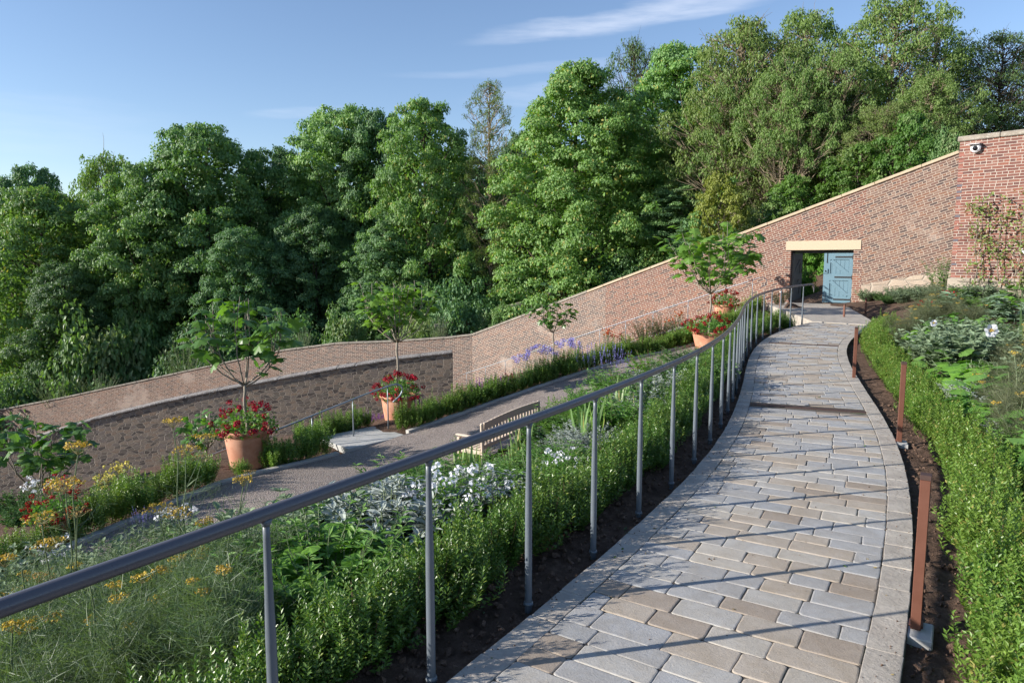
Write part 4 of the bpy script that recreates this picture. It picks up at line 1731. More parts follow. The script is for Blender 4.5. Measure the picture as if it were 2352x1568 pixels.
def bench():
    A = at(1097, 983, 12.0)
    B = at(1240, 925, 13.7)
    d = unit((B - A) * [1, 1, 0])
    L = float(np.linalg.norm((B - A) * [1, 1, 0]))
    L = min(max(L, 1.75), 1.95)
    A = B - (B - A) / np.linalg.norm((B - A) * [1, 1, 0]) * L
    f = np.array([-d[1], d[0], 0])           # front, away from the camera
    tilt = (B[2] - A[2]) / L
    base = min(h(A[0], A[1]), A[2] - .92)
    root = thing('garden_bench', 'silvered teak slatted garden bench with its back to the ramp', 'bench', (A[0], A[1], A[2] - .86))
    up = np.array([0, 0, 1.0])
    dd = unit(d + up * tilt)

    def bx(name, x, y, z, sx, sy, sz, bev=.006, ux=None, uy=None, lab=None):
        c = dd * x + f * y + up * z
        m = MB()
        U = dd if ux is None else ux
        Y = f if uy is None else uy
        m.bbox(c, (sx, sy, sz), bev, U, Y, np.cross(U, Y))
        return m
    parts = {}
    for x in (.035, L - .035):
        bx('leg', x, 0, .44, .07, .06, .96, .02).build('leg', M['teak'], root)
        bx('leg', x, .52, .28, .07, .06, .64).build('leg', M['teak'], root)
        m = bx('armrest', x, .27, .635, .085, .66, .035, .016)
        m.build('armrest', M['teak'], root)
        bx('side_rail', x, .26, .36, .035, .46, .08).build('side_rail', M['teak'], root)
    m = MB()
    n = 16
    for k in range(n):                      # top rail with its gentle arch
        x0, x1 = .07 + (L - .14) * k / n, .07 + (L - .14) * (k + 1) / n
        q = ((x0 + x1) / L - 1)
        m.bbox(dd * (x0 + x1) / 2 + up * (.86 + .035 * (1 - q * q) - .02), (x1 - x0 + .001, .035, .13), .001, dd, f, up)
    m.build('back_rail', M['teak'], root)
    bx('back_rail', L / 2, 0, .47, L - .14, .035, .07).build('back_rail', M['teak'], root)
    ns = 17
    for k in range(ns):
        x = .07 + (L - .14) * (k + .75) / (ns + .5)
        bx('slat', x, 0, .65, .042, .018, .32, .003).build('back_slat', M['teak'], root)
    for k in range(6):
        bx('slat', L / 2, .07 + .09 * k, .435, L - .02, .068, .022, .004).build('seat_slat', M['teak'], root)
    bx('rail', L / 2, .52, .385, L - .14, .03, .08).build('front_rail', M['teak'], root)


bench()


def pot_mesh(r, hh, wide=False):
    m = MB()
    rb = r * (.66 if not wide else .62)
    pr = [(0, .0), (rb * .96, 0), (rb, .015)]
    for t in np.linspace(.1, .84, 7):
        pr.append((rb + (r * .90 - rb) * t / .84 + r * .012 * math.sin(PI * t), hh * t))
    pr += [(r * .905, hh * .862), (r * .935, hh * .872), (r * .955, hh * .885), (r * .99, hh * .925), (r, hh * .96), (r * .99, hh * .985), (r * .965, hh), (r * .90, hh * .985), (r * .87, hh * .93), (r * .86, hh * .88)]
    m.lathe(pr, 48)
    return m.mesh('terracotta_pot', M['terracotta'], True)


def soil_disc(r, z):
    m = MB()
    m.lathe([(0, z + .03), (r * .5, z + .025), (r, z)], 24)
    return m.mesh('compost', M['soil'], True)


POTS = {}


def pot(key, px, py, Y, r, hh, lab):
    p = at(px, py, Y)
    t = thing('plant_pot', lab, 'plant pot', tuple(p), 0, 'terracotta plant pots')
    part('body', pot_mesh(r, hh), t)
    part('compost', soil_disc(r * .87, hh * .9), t)
    POTS[key] = (p, r, hh)


pot('a', 571, 1082, 13.2, .455, .86, 'tall terracotta pot of red geraniums in front of the rubble wall, nearest fig')
pot('b', 916, 981, 17.0, .455, .84, 'tall terracotta pot of red geraniums behind the curled handrail end')
pot('c', 1628, 808, 20.5, .53, .62, 'wide terracotta pot of red geraniums where the gravel path climbs')
pot('d', 1664, 735, 25.0, .41, .56, 'smaller terracotta pot of geraniums furthest up, beside the brick wall')
pot('e', 135, 1260, 9.6, .24, .55, 'small pale terracotta pot low at left, half hidden by fennel')
# ------------------------------------------------------------------ plants: generators
UP = np.array([0, 0, 1.0])


class Kind:
    """a plant kind: its part meshes, placed first as new objects and then as copies of those"""
    def __init__(s, name, cat, parts, H=1.0, W=1.0):
        s.name, s.cat, s.parts, s.first, s.H, s.W = name, cat, parts, None, H, W

    def place(s, loc, rz=0.0, scale=1.0, label=None, group=None):
        loc = tuple(float(k) for k in loc)
        if s.first is None:
            if len(s.parts) == 1 and s.parts[0][0] is None:
                o = bpy.data.objects.new(s.name, s.parts[0][1])
                COL.objects.link(o)
            else:
                o = bpy.data.objects.new(s.name, None)
                COL.objects.link(o)
                for n, me in s.parts:
                    part(n, me, o)
            o['category'] = s.cat
            s.first = o
            o.location = loc
            o.rotation_euler = (0, 0, rz)
            o.scale = (scale,) * 3 if np.isscalar(scale) else scale
            if label:
                o['label'] = label
            if group:
                o['group'] = group
            return o
        o = copy_thing(s.first, loc, rz, scale, label, group)
        if not group and 'group' in o:
            del o['group']
        return o


def curve(a, b, n=6, sag=0.0, rng=None, wob=0.0):
    t = np.linspace(0, 1, n)[:, None]
    P = np.asarray(a) * (1 - t) + np.asarray(b) * t
    P = P + np.array([0, 0, 1.0]) * (sag * np.sin(PI * t))
    if rng is not None and wob:
        w = rng.normal(0, wob, (n, 3))
        w[0] = w[-1] = 0
        P = P + w
    return P


def box_shrub(seed, hh, r, leaf, ncl, per, step, mleaf, T=BOXL):
    """small-leaved evergreen: tufts of leafy upright shoots with gaps between the tufts"""
    rng = np.random.default_rng(seed)
    mb = MB()
    for c in range(ncl):
        a = c * 2.4 + rng.uniform(-.5, .5)
        q = math.sqrt((c + .5) / ncl)
        cb = np.array([math.cos(a), math.sin(a), 0]) * q * r
        Hc = hh * rng.uniform(.62, 1.0) * (1 - .30 * q * q)
        if c % 2 == 0:
            mb.tube([cb * .25 - UP * .03, cb * .7 + UP * Hc * .35, cb + UP * Hc * .8], [.006, .004, .002], 4, 1, False)
        for k in range(per):
            o2 = rng.normal(0, 1, 3) * [.042, .042, 0]
            top = Hc * rng.uniform(.38, 1.0) ** .8 * (1.22 if k == 0 and c % 2 == 0 else 1)
            P0 = cb * .75 + o2 * .3 + UP * top * rng.uniform(.1, .5)
            P1 = cb * 1.08 + o2 * 1.3 + UP * top
            n = max(5, int(np.linalg.norm(P1 - P0) / step))
            t = np.linspace(0, 1, n)[:, None]
            P = P0 * (1 - t) + P1 * t + (o2 + cb * .2) * (np.sin(PI * t) * .35)
            ph = np.arange(n) * PI / 2 + rng.uniform(0, 6)
            for sg in (0, PI):
                aa = ph + sg + rng.normal(0, .3, n)
                out = np.stack([np.cos(aa), np.sin(aa), 0 * aa], 1)
                D = out + UP * rng.uniform(.05, .75, n)[:, None] + UP * (t ** 4) * .9
                N = UP + rng.normal(0, .42, (n, 3)) - out * .15
                mb.scat(T, P + out * .002, D, N, leaf * rng.uniform(.75, 1.2, n) * (1 - .3 * t[:, 0] ** 4))
    return mb.mesh('box_shrub', [mleaf, M['stem_brown']])


def mound(seed, r, hh, n, leaf, T, mleaf, up=.6, flat=.0, stems=True, hollow=.35, name='foliage', jit=.5, smooth=False):
    """rounded clump of leaves filling an ellipsoid, denser at its surface"""
    rng = np.random.default_rng(seed)
    d = sph(rng, n, -.15, 1)
    lump = 1 + .18 * np.sin(d[:, 0] * 5 + seed) * np.cos(d[:, 1] * 4 - seed) + .12 * np.sin(d[:, 0] * 11 + d[:, 1] * 9 + seed)
    rad = (hollow + (1 - hollow) * rng.uniform(0, 1, n) ** .55) * lump
    P = d * rad[:, None] * np.array([r, r, hh])
    P[:, 2] = np.maximum(P[:, 2], .01)
    D = unit(d * [1, 1, .4] + UP * up * rng.uniform(.2, 1.2, n)[:, None] + rng.normal(0, jit, (n, 3)))
    N = unit(d * .5 + UP + rng.normal(0, .4, (n, 3)))
    mb = MB()
    mb.scat(T, P, D, N, leaf * rng.uniform(.6, 1.15, n))
    if stems:
        for k in range(0, n, max(1, n // 40)):
            mb.tube(curve((P[k][0] * .2, P[k][1] * .2, 0), P[k], 4, .02), .002 + leaf * .015, 3, 1, False)
    return mb.mesh(name, [mleaf, M['stem']], smooth)


def shoots(seed, r, hh, nsh, leaf, per, T, mleaf, lean=.35, dens0=.15, ang=.8, mstem='stem', sr=.004, droop=0.0, pair=2, name='foliage'):
    """many leafy stems rising from a small base"""
    rng = np.random.default_rng(seed)
    mb = MB()
    tips = []
    for k in range(nsh):
        a = rng.uniform(0, 2 * PI)
        q = math.sqrt(rng.uniform(0, 1))
        o = np.array([math.cos(a), math.sin(a), 0])
        P0 = o * q * r * .35
        L = hh * rng.uniform(.7, 1.05)
        P1 = o * q * r * (1 if lean else .5) + UP * L * (1 - .25 * q * lean)
        P = curve(P0, P1, 7, 0, rng, hh * .012)
        P[:, :2] += o[:2] * (np.linspace(0, 1, 7) ** 2 * lean * .3 * L * q)[:, None]
        P[:, 2] -= droop * np.linspace(0, 1, 7) ** 3 * L * q
        mb.tube(P, np.linspace(sr, sr * .4, 7), 4, 1, False)
        tips.append((P[-1], unit(P[-1] - P[-2])))
        t = np.sort(rng.uniform(dens0, 1, per))
        Q = np.stack([np.interp(t, np.linspace(0, 1, 7), P[:, i]) for i in range(3)], 1)
        for sg in range(pair):
            aa = np.arange(per) * 2.4 + sg * PI + rng.normal(0, .4, per)
            out = np.stack([np.cos(aa), np.sin(aa), 0 * aa], 1)
            D = out + UP * (ang * rng.uniform(.3, 1.2, per))[:, None]
            N = UP - out * .2 + rng.normal(0, .3, (per, 3))
            mb.scat(T, Q, D, N, leaf * rng.uniform(.6, 1.1, per) * (1 - .45 * t ** 3))
    return mb.mesh(name, [mleaf, M[mstem]]), tips


def flower_heads(seed, P, n, rad, T, size, mat, dome=True, name='blossom', flat=1.0):
    """clusters of petals at the points P"""
    rng = np.random.default_rng(seed)
    mb = MB()
    for p in P:
        d = sph(rng, n, -.2 if dome else -1, 1)
        q = np.asarray(p) + d * [rad, rad, rad * flat] * (.75 + .3 * rng.uniform(0, 1, (n, 1)))
        tang = np.cross(d, rng.normal(0, 1, (n, 3)))
        mb.scat(T, q, tang, d + rng.normal(0, .25, (n, 3)), size * rng.uniform(.75, 1.2, n))
    return mb.mesh(name, mat)


def umbels(seed, tips, rays, rad, fb, m, sb, size=.012, per=10):
    """flat-topped fennel umbels: thin rays, each with a little dome of yellow florets"""
    rng = np.random.default_rng(seed)
    for p, d in tips:
        d = unit(np.asarray(d) * .7 + UP * .6)
        x = unit(np.cross(d, rng.normal(0, 1, 3)))
        y = np.cross(d, x)
        R0_ = rad * rng.uniform(.75, 1.25)
        for k in range(rays):
            a = k * 2.399
            q = math.sqrt((k + .6) / rays) * R0_
            e = p + (x * math.cos(a) + y * math.sin(a)) * q + d * (rad * .75 - q * q / rad * .16) + rng.normal(0, .004, 3)
            sb.tube([p, p * .4 + e * .6 - d * .004, e], .0011, 3, 1, False)
            n = per
            v = sph(rng, n, 0, 1) * [1, 1, .45]
            rr = rad * .17
            fb.scat(DISC, e + v * rr, np.cross(v + [0, 0, .01], rng.normal(0, 1, (n, 3))), v + UP, size * rng.uniform(.7, 1.2, n), m)


def fennel(seed, hh, nst, spread, feather, ml, mstem, mflower, mleaf, rays=18, rad=.07, low=True, fl_len=.05, branch=.5, fs=.009, heads=99):
    rng = np.random.default_rng(seed)
    sb, lb = MB(), MB()
    tips, tips_b = [], []
    FIL = (np.array([(-.013, 0, 0), (.013, 0, 0), (.009, .6, .05), (0, 1, .16), (-.009, .6, .05)]), [np.array([(0, 1, 2, 4)]), np.array([(4, 2, 3)])])
    def fil(P, n, L, D0):
        q = P + rng.normal(0, L * .6, (n, 3))
        D = D0 + rng.normal(0, .7, (n, 3))
        lb.scat(FIL, q, D, rng.normal(0, 1, (n, 3)), L * rng.uniform(.6, 1.4, n) * np.ones(n))
    for k in range(nst):
        a = rng.uniform(0, 2 * PI)
        o = np.array([math.cos(a), math.sin(a), 0])
        L = hh * rng.uniform(.62, 1.05)
        lean = spread * rng.uniform(.2, 1)
        P = curve(o * .05, o * lean * L + UP * L, 8, 0, rng, .012)
        sb.tube(P, np.linspace(.0085, .0032, 8), 6, 0, False)
        tips.append((P[-1], P[-1] - P[-2]))
        for j in (3, 4, 5, 6):
            if rng.uniform() < branch:
                b = rng.uniform(0, 2 * PI)
                ob = np.array([math.cos(b), math.sin(b), 0])
                l = L * rng.uniform(.14, .30)
                E = P[j] + ob * l * .62 + UP * l
                sb.tube(curve(P[j], E, 4, -.01), [.0035, .003, .0024, .002], 5, 0, False)
                (tips if rng.uniform() < .35 else tips_b).append((E, E - P[j]))
                # leaf sheath
                sb.scat(T_blade(4, .12, .2), [P[j]], [ob + UP * .8], [UP - ob], [.11])
        for j in range(0, 7):
            nf = int(feather * (1.35 - j / 6.0))
            for q in range(4):
                b = rng.uniform(0, 2 * PI)
                ob = np.array([math.cos(b), math.sin(b), 0])
                c = P[j] + ob * rng.uniform(.05, .30) * hh * .5 + UP * rng.uniform(-.02, .10)
                fil(c, nf, fl_len, ob + UP * .6)
                sb.tube([P[j], c], .0014, 3, 0, False)
    if low:
        for q in range(nst * 6):
            b = rng.uniform(0, 2 * PI)
            ob = np.array([math.cos(b), math.sin(b), 0])
            c = ob * rng.uniform(.03, .42) * hh * .6 + UP * rng.uniform(.1, .5) * hh
            fil(c, int(feather * 1.5), fl_len, ob * .6 + UP)
    tips = tips[:heads]
    fb = MB()
    umbels(seed + 1, tips, rays, rad, fb, 0, sb, fs)
    if tips_b:
        umbels(seed + 2, tips_b, rays, rad * .8, fb, 1, sb, .006, 5)
    parts = [('foliage', lb.mesh('foliage', mleaf)), ('blossom', fb.mesh('blossom', [mflower, M['umbel_brown']])), ('stem', sb.mesh('stem', [mstem, M['stem_straw']]))]
    return Kind('fennel', 'plant', parts)


def blades(seed, n, L, mleaf, T=BLADE, spread=.55, name='sword_plant', r=.05):
    rng = np.random.default_rng(seed)
    a = rng.uniform(0, 2 * PI, n)
    o = np.stack([np.cos(a), np.sin(a), 0 * a], 1)
    q = rng.uniform(.05, 1, n)
    mb = MB()
    P = o * (r * q)[:, None]
    D = UP + o * (spread * q)[:, None] + rng.normal(0, .06, (n, 3))
    mb.scat(T, P, D, o + rng.normal(0, .35, (n, 3)) + UP * .1, L * rng.uniform(.6, 1.08, n))
    return mb.mesh(name, mleaf, True)


def fig_tree(seed, trunk, hh, rad, nb, leaves, leaf, ml, lean=(0, 0)):
    """little standard fig: clean stem, forking limbs, big lobed leaves towards the ends"""
    rng = np.random.default_rng(seed)
    tb, bb, lb = MB(), MB(), MB()
    fork = np.array([lean[0] * trunk, lean[1] * trunk, trunk])
    P = curve((0, 0, -.15), fork, 8, 0, rng, .012)
    tb.tube(P, np.linspace(.032, .026, 8), 10)
    limbs = []
    for k in range(nb):
        a = k * 2 * PI / nb + rng.uniform(-.35, .35)
        o = np.array([math.cos(a), math.sin(a), 0])
        q = rng.uniform(.35, 1.0)
        E = fork + o * rad * q * .88 + UP * (hh - trunk) * rng.uniform(.72, 1.0) * (1.04 - .22 * q)
        Q0 = fork - UP * rng.uniform(0, .06)
        t = np.linspace(0, 1, 9)[:, None]
        mid = fork + o * rad * q * 1.0 + UP * (hh - trunk) * .22
        L = Q0 * (1 - t) ** 2 + 2 * mid * t * (1 - t) + E * t ** 2 + rng.normal(0, .012, (9, 3)) * np.sin(PI * t)
        bb.tube(L, np.linspace(.016, .006, 9), 7)
        limbs.append(L)
        for j in range(rng.integers(1, 3)):
            i = rng.integers(3, 7)
            b = a + rng.uniform(-1.3, 1.3)
            ob = np.array([math.cos(b), math.sin(b), 0])
            e2 = L[i] + ob * rad * rng.uniform(.2, .42) + UP * (hh - trunk) * rng.uniform(.18, .4)
            L2 = curve(L[i], e2, 6, -.03, rng, .01)
            bb.tube(L2, np.linspace(.010, .005, 6), 6)
            limbs.append(L2)
    per = max(3, leaves // len(limbs))
    for L in limbs:
        n = per
        t = 1 - .72 * rng.uniform(0, 1, n) ** 1.4
        Q = np.stack([np.interp(t, np.linspace(0, 1, len(L)), L[:, i]) for i in range(3)], 1)
        a = rng.uniform(0, 2 * PI, n)
        o = np.stack([np.cos(a), np.sin(a), 0 * a], 1)
        S = leaf * rng.uniform(.55, 1.15, n)
        base = Q + o * (S * .55)[:, None] + UP * (rng.uniform(-.05, .35, n) * S)[:, None]
        for q, b in zip(Q, base):
            bb.tube([q, (q + b) / 2 + UP * .012, b], .0022, 3, 1, False)
        D = o + UP * rng.uniform(-.75, .25, n)[:, None] + rng.normal(0, .2, (n, 3))
        lb.scat(FIGL, base, D, UP + o * .45 + rng.normal(0, .3, (n, 3)), S)
    return Kind('fig_tree', 'tree', [('trunk', tb.mesh('trunk', M['fig_bark'], True)), ('branch', bb.mesh('branch', [M['fig_bark'], M['stem']], True)), ('crown', lb.mesh('crown', ml))])


def geraniums(seed, r, hh, nl, nf, mred='red'):
    rng = np.random.default_rng(seed)
    fol = mound(seed, r, hh, nl, .062, GERL, M['ger'], .8, jit=.5, hollow=.3)
    d = sph(rng, nf, .05, 1)
    P = d * [r * 1.05, r * 1.05, hh * 1.12] * rng.uniform(.9, 1.25, (nf, 1))
    sb = MB()
    for p in P:
        sb.tube(curve(p * [.6, .6, .5], p, 4, .01), .0028, 4, 0, False)
    fl = flower_heads(seed + 5, P, 34, .052, PETAL5, .036, M[mred], False)
    return Kind('geraniums', 'flowers', [('foliage', fol), ('blossom', fl), ('stem', sb.mesh('stem', M['stem']))])


# ------------------------------------------------------------------ plants: trees
def clump_leaves(mb, rng, c, rc, n, leaf, T, flat=.62, droop=.45, m=0, zlo=-.35, out=None):
    d = sph(rng, n, zlo, 1)
    lump = 1 + .22 * np.sin(d[:, 0] * 6 + c[0] * 3) * np.sin(d[:, 1] * 6 + c[1] * 3)
    P = np.asarray(c) + d * np.array([rc, rc, rc * flat]) * (rng.uniform(.55, 1.05, n) * lump)[:, None]
    D = d * .35 - UP * (droop * 1.6) + rng.normal(0, .5, (n, 3))
    N = d * .9 + UP * .55 + rng.normal(0, .34, (n, 3))
    if out is not None:
        N = N + out * .4
    mb.scat(T, P, D, N, leaf * rng.uniform(.65, 1.2, n), m)


def dome(t):
    return max(0.0, 1 - ((t - .40) / .62) ** 2) ** .42


def broad_tree(seed, Ht, W, cb, n, per, leaf, mats, bark, airy=False, T=LEAFW, top=.9, rc0=.085, trunk_r=.02, nbr=30, prof=dome, fill=9000, flat=.62):
    rng = np.random.default_rng(seed)
    cbm, tb = MB(), MB()
    ks = rng.uniform(0, 6, 6)

    def rad(t, a):
        return W / 2 * prof(t) * (1 + .13 * math.sin(2 * a + ks[0] + 3 * t) + .12 * math.sin(3 * a + ks[1] - 7 * t) + .10 * math.sin(13 * t + ks[2] + a) + .06 * math.sin(5 * a + ks[3]))
    wob = curve((0, 0, -1.5), (rng.normal(0, W * .03), rng.normal(0, W * .03), Ht * top), 9, 0, rng, W * .012)
    tb.tube(wob, np.linspace(Ht * trunk_r, Ht * trunk_r * .22, 9), 9)
    trunk_at = lambda z: np.array([np.interp(z, wob[:, 2], wob[:, k]) for k in range(3)])
    if fill:                                   # leaves of the inner crown
        t = rng.uniform(.02, .93, fill)
        a = rng.uniform(0, 2 * PI, fill)
        rr = np.array([rad(x, y) for x, y in zip(t, a)]) * .80 * rng.uniform(.1, 1, fill) ** .5
        P = np.stack([np.cos(a) * rr, np.sin(a) * rr, Ht * (cb + (1 - cb) * t) - W * .04], 1)
        cbm.scat(T, P, sph(rng, fill, -.8, .4), UP + rng.normal(0, .5, (fill, 3)), leaf * 1.5 * rng.uniform(.7, 1.3, fill), 0)
    for k in range(n):
        t = (k + rng.uniform(0, 1)) / n
        t = t ** .92
        a = k * 2.399963 + rng.uniform(-.5, .5)
        r = rad(t, a)
        q = rng.uniform(.78, 1.10) if k % 4 else rng.uniform(.2, .85)
        if t > .9:
            q = rng.uniform(0, 1) ** .5
        rc = W * rc0 * rng.uniform(.6, 1.35) * (1 - .2 * t)
        z = Ht * (cb + (1 - cb) * t) - rc * .5
        c = trunk_at(z) * [1, 1, 0] + np.array([math.cos(a) * r * q, math.sin(a) * r * q, z])
        o = np.array([math.cos(a), math.sin(a), .2])
        m = int(per * (rc / (W * rc0)) ** 2)
        if airy:
            clump_leaves(cbm, rng, c, rc, m, leaf, T, .8, .7, 0, -.8)
        else:
            clump_leaves(cbm, rng, c, rc, m, leaf, T, flat, .45, int(k % 5 == 0) if len(mats) > 1 else 0, -.2, o)
        if k % max(1, n // nbr) == 0:
            zb = max(Ht * cb * .6, z - r * q * rng.uniform(.5, .9))
            b = trunk_at(zb)
            P = curve(b, c, 6, -.06 * r, rng, .12 if not airy else .2)
            r0 = Ht * trunk_r * (.30 if not airy else .24)
            tb.tube(P, np.linspace(r0, r0 * .22, 6), 5, 0, False)
            if airy:
                for j in range(3):
                    e = c + rng.normal(0, rc * .9, 3)
                    tb.tube(curve(P[3], e, 4, 0, rng, .08), [r0 * .35, r0 * .28, r0 * .2, r0 * .1], 4, 0, False)
    return Kind('broadleaf_tree', 'tree', [('trunk', tb.mesh('trunk', bark)), ('crown', cbm.mesh('crown', mats))], Ht, W)


def bush(seed, r, hh, n, per, leaf, mats, T=LEAFW):
    rng = np.random.default_rng(seed)
    mb = MB()
    for k in range(n):
        d = sph(rng, 1, -.1, 1)[0]
        q = rng.uniform(.3, 1) ** .5
        c = d * [r, r, hh] * q * (.85 + .15 * math.sin(7 * d[0] + seed))
        rc = r * .22 * rng.uniform(.7, 1.4)
        clump_leaves(mb, rng, c, rc, per, leaf, T, .75, .35, int(k % 4 == 0) if len(mats) > 1 else 0, -.5)
    for k in range(10):
        d = sph(rng, 1, .2, 1)[0]
        mb.tube(curve((0, 0, -.3), d * [r * .7, r * .7, hh * .8], 5, 0, rng, .05), np.linspace(.03, .008, 5), 4, len(mats) - 1 if False else 0, False)
    return mb.mesh('foliage', mats)


def recolor(kind, pname, mats, name=None):
    ps = []
    for n, me in kind.parts:
        if n == pname:
            me = me.copy()
            me.materials.clear()
            for m in mats:
                me.materials.append(m)
        ps.append((n, me))
    return Kind(name or kind.name, kind.cat, ps, kind.H, kind.W)
# ------------------------------------------------------------------ the wood beyond the walls
SY1 = broad_tree(21, 20, 12, .14, 300, 330, .225, [M['syc'], M['syc_bright']], M['bark_dark'])
SY2 = broad_tree(22, 20, 12, .10, 300, 330, .225, [M['syc_bright'], M['syc']], M['bark_dark'])
SY3 = broad_tree(23, 20, 11, .14, 280, 310, .225, [M['syc_dark'], M['syc']], M['bark_dark'])
SY4 = broad_tree(24, 20, 13, .05, 380, 330, .225, [M['syc_bright'], M['syc_bright']], M['bark_dark'], prof=lambda t: max(0, 1 - (2 * t - .70) ** 2 * .56) ** .55)
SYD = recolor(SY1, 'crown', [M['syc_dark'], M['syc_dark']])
AS1 = broad_tree(31, 16, 8, .26, 250, 110, .25, [M['ash']], M['bark_pale'], True, LEAF, .93, .085, .016, 120, fill=900)
AST = broad_tree(37, 16, 7, .50, 150, 110, .25, [M['ash']], M['bark_pale'], True, LEAF, .93, .09, .017, 90, fill=500)
AS2 = broad_tree(32, 16, 8, .28, 230, 105, .25, [M['ash_olive']], M['bark_pale'], True, LEAF, .93, .085, .016, 120, fill=900)
AS3 = broad_tree(33, 16, 9, .2, 250, 80, .23, [M['ash_dark']], M['bark_dark'], True, LEAF, .93, .08, .013, 140, fill=700)
SLIM = broad_tree(34, 18, 5, .34, 130, 120, .16, [M['ash_olive']], M['bark_pale'], True, LEAFN, .97, .09, .010, 80, fill=600, prof=lambda t: .55 + .45 * math.sin(PI * min(1, t * 1.05)) if t < .8 else 1.0 - (t - .8) * 3.5)
MAPY = broad_tree(35, 7, 5, .15, 90, 200, .17, [M['maple_yellow'], M['syc_bright']], M['bark_dark'], rc0=.11, fill=1500)
SAP = broad_tree(36, 7, 5, .08, 100, 200, .17, [M['sapling'], M['ash']], M['bark_dark'], rc0=.11, fill=1500)


def tree(kind, px, ytop, Y, wpx, label, rz=None, group=None, base=None):
    if px < 900 and Y < 54:
        Y += 4
    p = at(px, ytop, Y)
    zb = h(p[0], p[1]) if base is None else base
    sz = (p[2] - zb) / kind.H
    sx = wpx / FOC * Y / kind.W
    r = (px * .37) % 6.28 if rz is None else rz
    return kind.place((p[0], p[1], zb), r, (sx, sx, sz), label, group or 'trees in the wood beyond the walls')


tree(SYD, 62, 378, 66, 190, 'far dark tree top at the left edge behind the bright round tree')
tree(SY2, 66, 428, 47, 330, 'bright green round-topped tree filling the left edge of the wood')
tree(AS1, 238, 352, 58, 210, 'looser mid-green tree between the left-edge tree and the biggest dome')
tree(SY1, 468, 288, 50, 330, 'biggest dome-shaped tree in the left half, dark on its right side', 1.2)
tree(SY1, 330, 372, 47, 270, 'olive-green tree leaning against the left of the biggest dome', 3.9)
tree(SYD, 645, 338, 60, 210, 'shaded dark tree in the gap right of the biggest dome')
tree(SY1, 790, 242, 52, 300, 'arching green tree with a clear trunk, left of the bright middle tree', 5.1)
tree(SY3, 860, 248, 54, 190, 'tall dark tree just left of the bright middle tree', 0.4)
tree(SY2, 985, 226, 49, 235, 'bright middle tree of stacked leaf tiers, left of the slim bare-stemmed tree', 2.2)
tree(SLIM, 1126, 182, 47, 135, 'slim sparse tree with long bare trunk standing alone against the sky')
tree(SYD, 1200, 300, 62, 150, 'dark tree filling the gap behind the slim sparse tree')
tree(SY4, 1318, 152, 44, 350, 'broad yellow-green tree reaching down to the wall, right of the slim tree', 0.2)
tree(AS3, 1455, 85, 56, 170, 'thin grey-green tree top rising behind the two bright sycamores')
tree(SY2, 1545, 104, 46, 250, 'bright green tree with yellowing tip, left of the airy ash trees', 4.4)
tree(SY3, 1640, 240, 50, 200, 'dark shaded tree between bright tree with yellow tip and olive ash', 1.0)
tree(AS2, 1722, 48, 40, 270, 'olive feathery ash, the first of the airy trees behind the raked wall')
tree(AS1, 1858, 22, 41, 230, 'green airy ash with twin pale trunks above the oak lintel', 2.0)
tree(AS1, 2058, -8, 37, 270, 'tallest airy ash, cut by the top of the photo', 4.6)
tree(AS3, 2160, 60, 40, 210, 'sparse dark ash leaning right beside the tall red wall', 1.4)
tree(AS3, 2300, 72, 36, 230, 'dark twiggy ash above the grey coping of the red wall', 3.7)
tree(AS3, 2400, 90, 38, 200, 'dark ash at the right edge behind the tall red wall', 5.2)
tree(AS2, 1790, 200, 38, 160, 'lower olive ash with crooked limbs before the twin pale trunks', 0.9)
tree(AS1, 1960, 190, 37, 190, 'mid-height green ash between the twin trunks and the tallest ash', 3.0)
tree(MAPY, 1655, 395, 33, 130, 'small yellowing maple over the raked wall coping', group='young trees behind the raked wall')
tree(SAP, 1975, 330, 31.5, 150, 'bright green sapling leaning over the coping, left of tallest ash trunk', 1.0, group='young trees behind the raked wall')
tree(SAP, 2095, 255, 30, 150, 'bright green sapling beside the top end of the raked wall', 2.7, group='young trees behind the raked wall')
tree(SAP, 1830, 400, 33, 130, 'young green tree low behind the coping above the lintel', 4.2, group='young trees behind the raked wall')
tree(SY3, 1580, 420, 42, 210, 'low dark green tree behind the potted fig by the raked wall', 2.9)
tree(SYD, 1490, 330, 50, 200, 'dark understorey tree between the broad yellow-green and the yellow-tipped trees', 2.1)
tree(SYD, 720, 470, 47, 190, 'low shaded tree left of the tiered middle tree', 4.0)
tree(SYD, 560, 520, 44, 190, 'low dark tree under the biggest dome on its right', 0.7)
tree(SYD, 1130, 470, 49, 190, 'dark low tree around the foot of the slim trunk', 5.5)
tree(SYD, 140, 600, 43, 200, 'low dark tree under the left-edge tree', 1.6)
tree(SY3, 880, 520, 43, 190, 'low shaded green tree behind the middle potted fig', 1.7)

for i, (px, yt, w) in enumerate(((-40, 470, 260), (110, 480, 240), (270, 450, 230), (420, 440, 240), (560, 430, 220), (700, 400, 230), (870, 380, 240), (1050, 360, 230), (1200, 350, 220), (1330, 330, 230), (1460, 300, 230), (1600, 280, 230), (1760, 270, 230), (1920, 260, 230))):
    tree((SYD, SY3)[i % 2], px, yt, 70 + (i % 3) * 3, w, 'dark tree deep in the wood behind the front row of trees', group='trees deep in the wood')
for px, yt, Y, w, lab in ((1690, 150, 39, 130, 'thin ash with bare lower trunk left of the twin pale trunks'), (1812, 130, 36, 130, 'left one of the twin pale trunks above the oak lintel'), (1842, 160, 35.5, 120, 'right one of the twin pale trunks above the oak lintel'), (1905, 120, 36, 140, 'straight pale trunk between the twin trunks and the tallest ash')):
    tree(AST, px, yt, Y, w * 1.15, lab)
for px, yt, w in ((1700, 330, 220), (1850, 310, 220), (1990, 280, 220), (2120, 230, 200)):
    tree(SYD, px, yt, 46, w, 'dark leafy tree in shade behind the pale ash trunks', group='shaded trees behind the ash trunks')
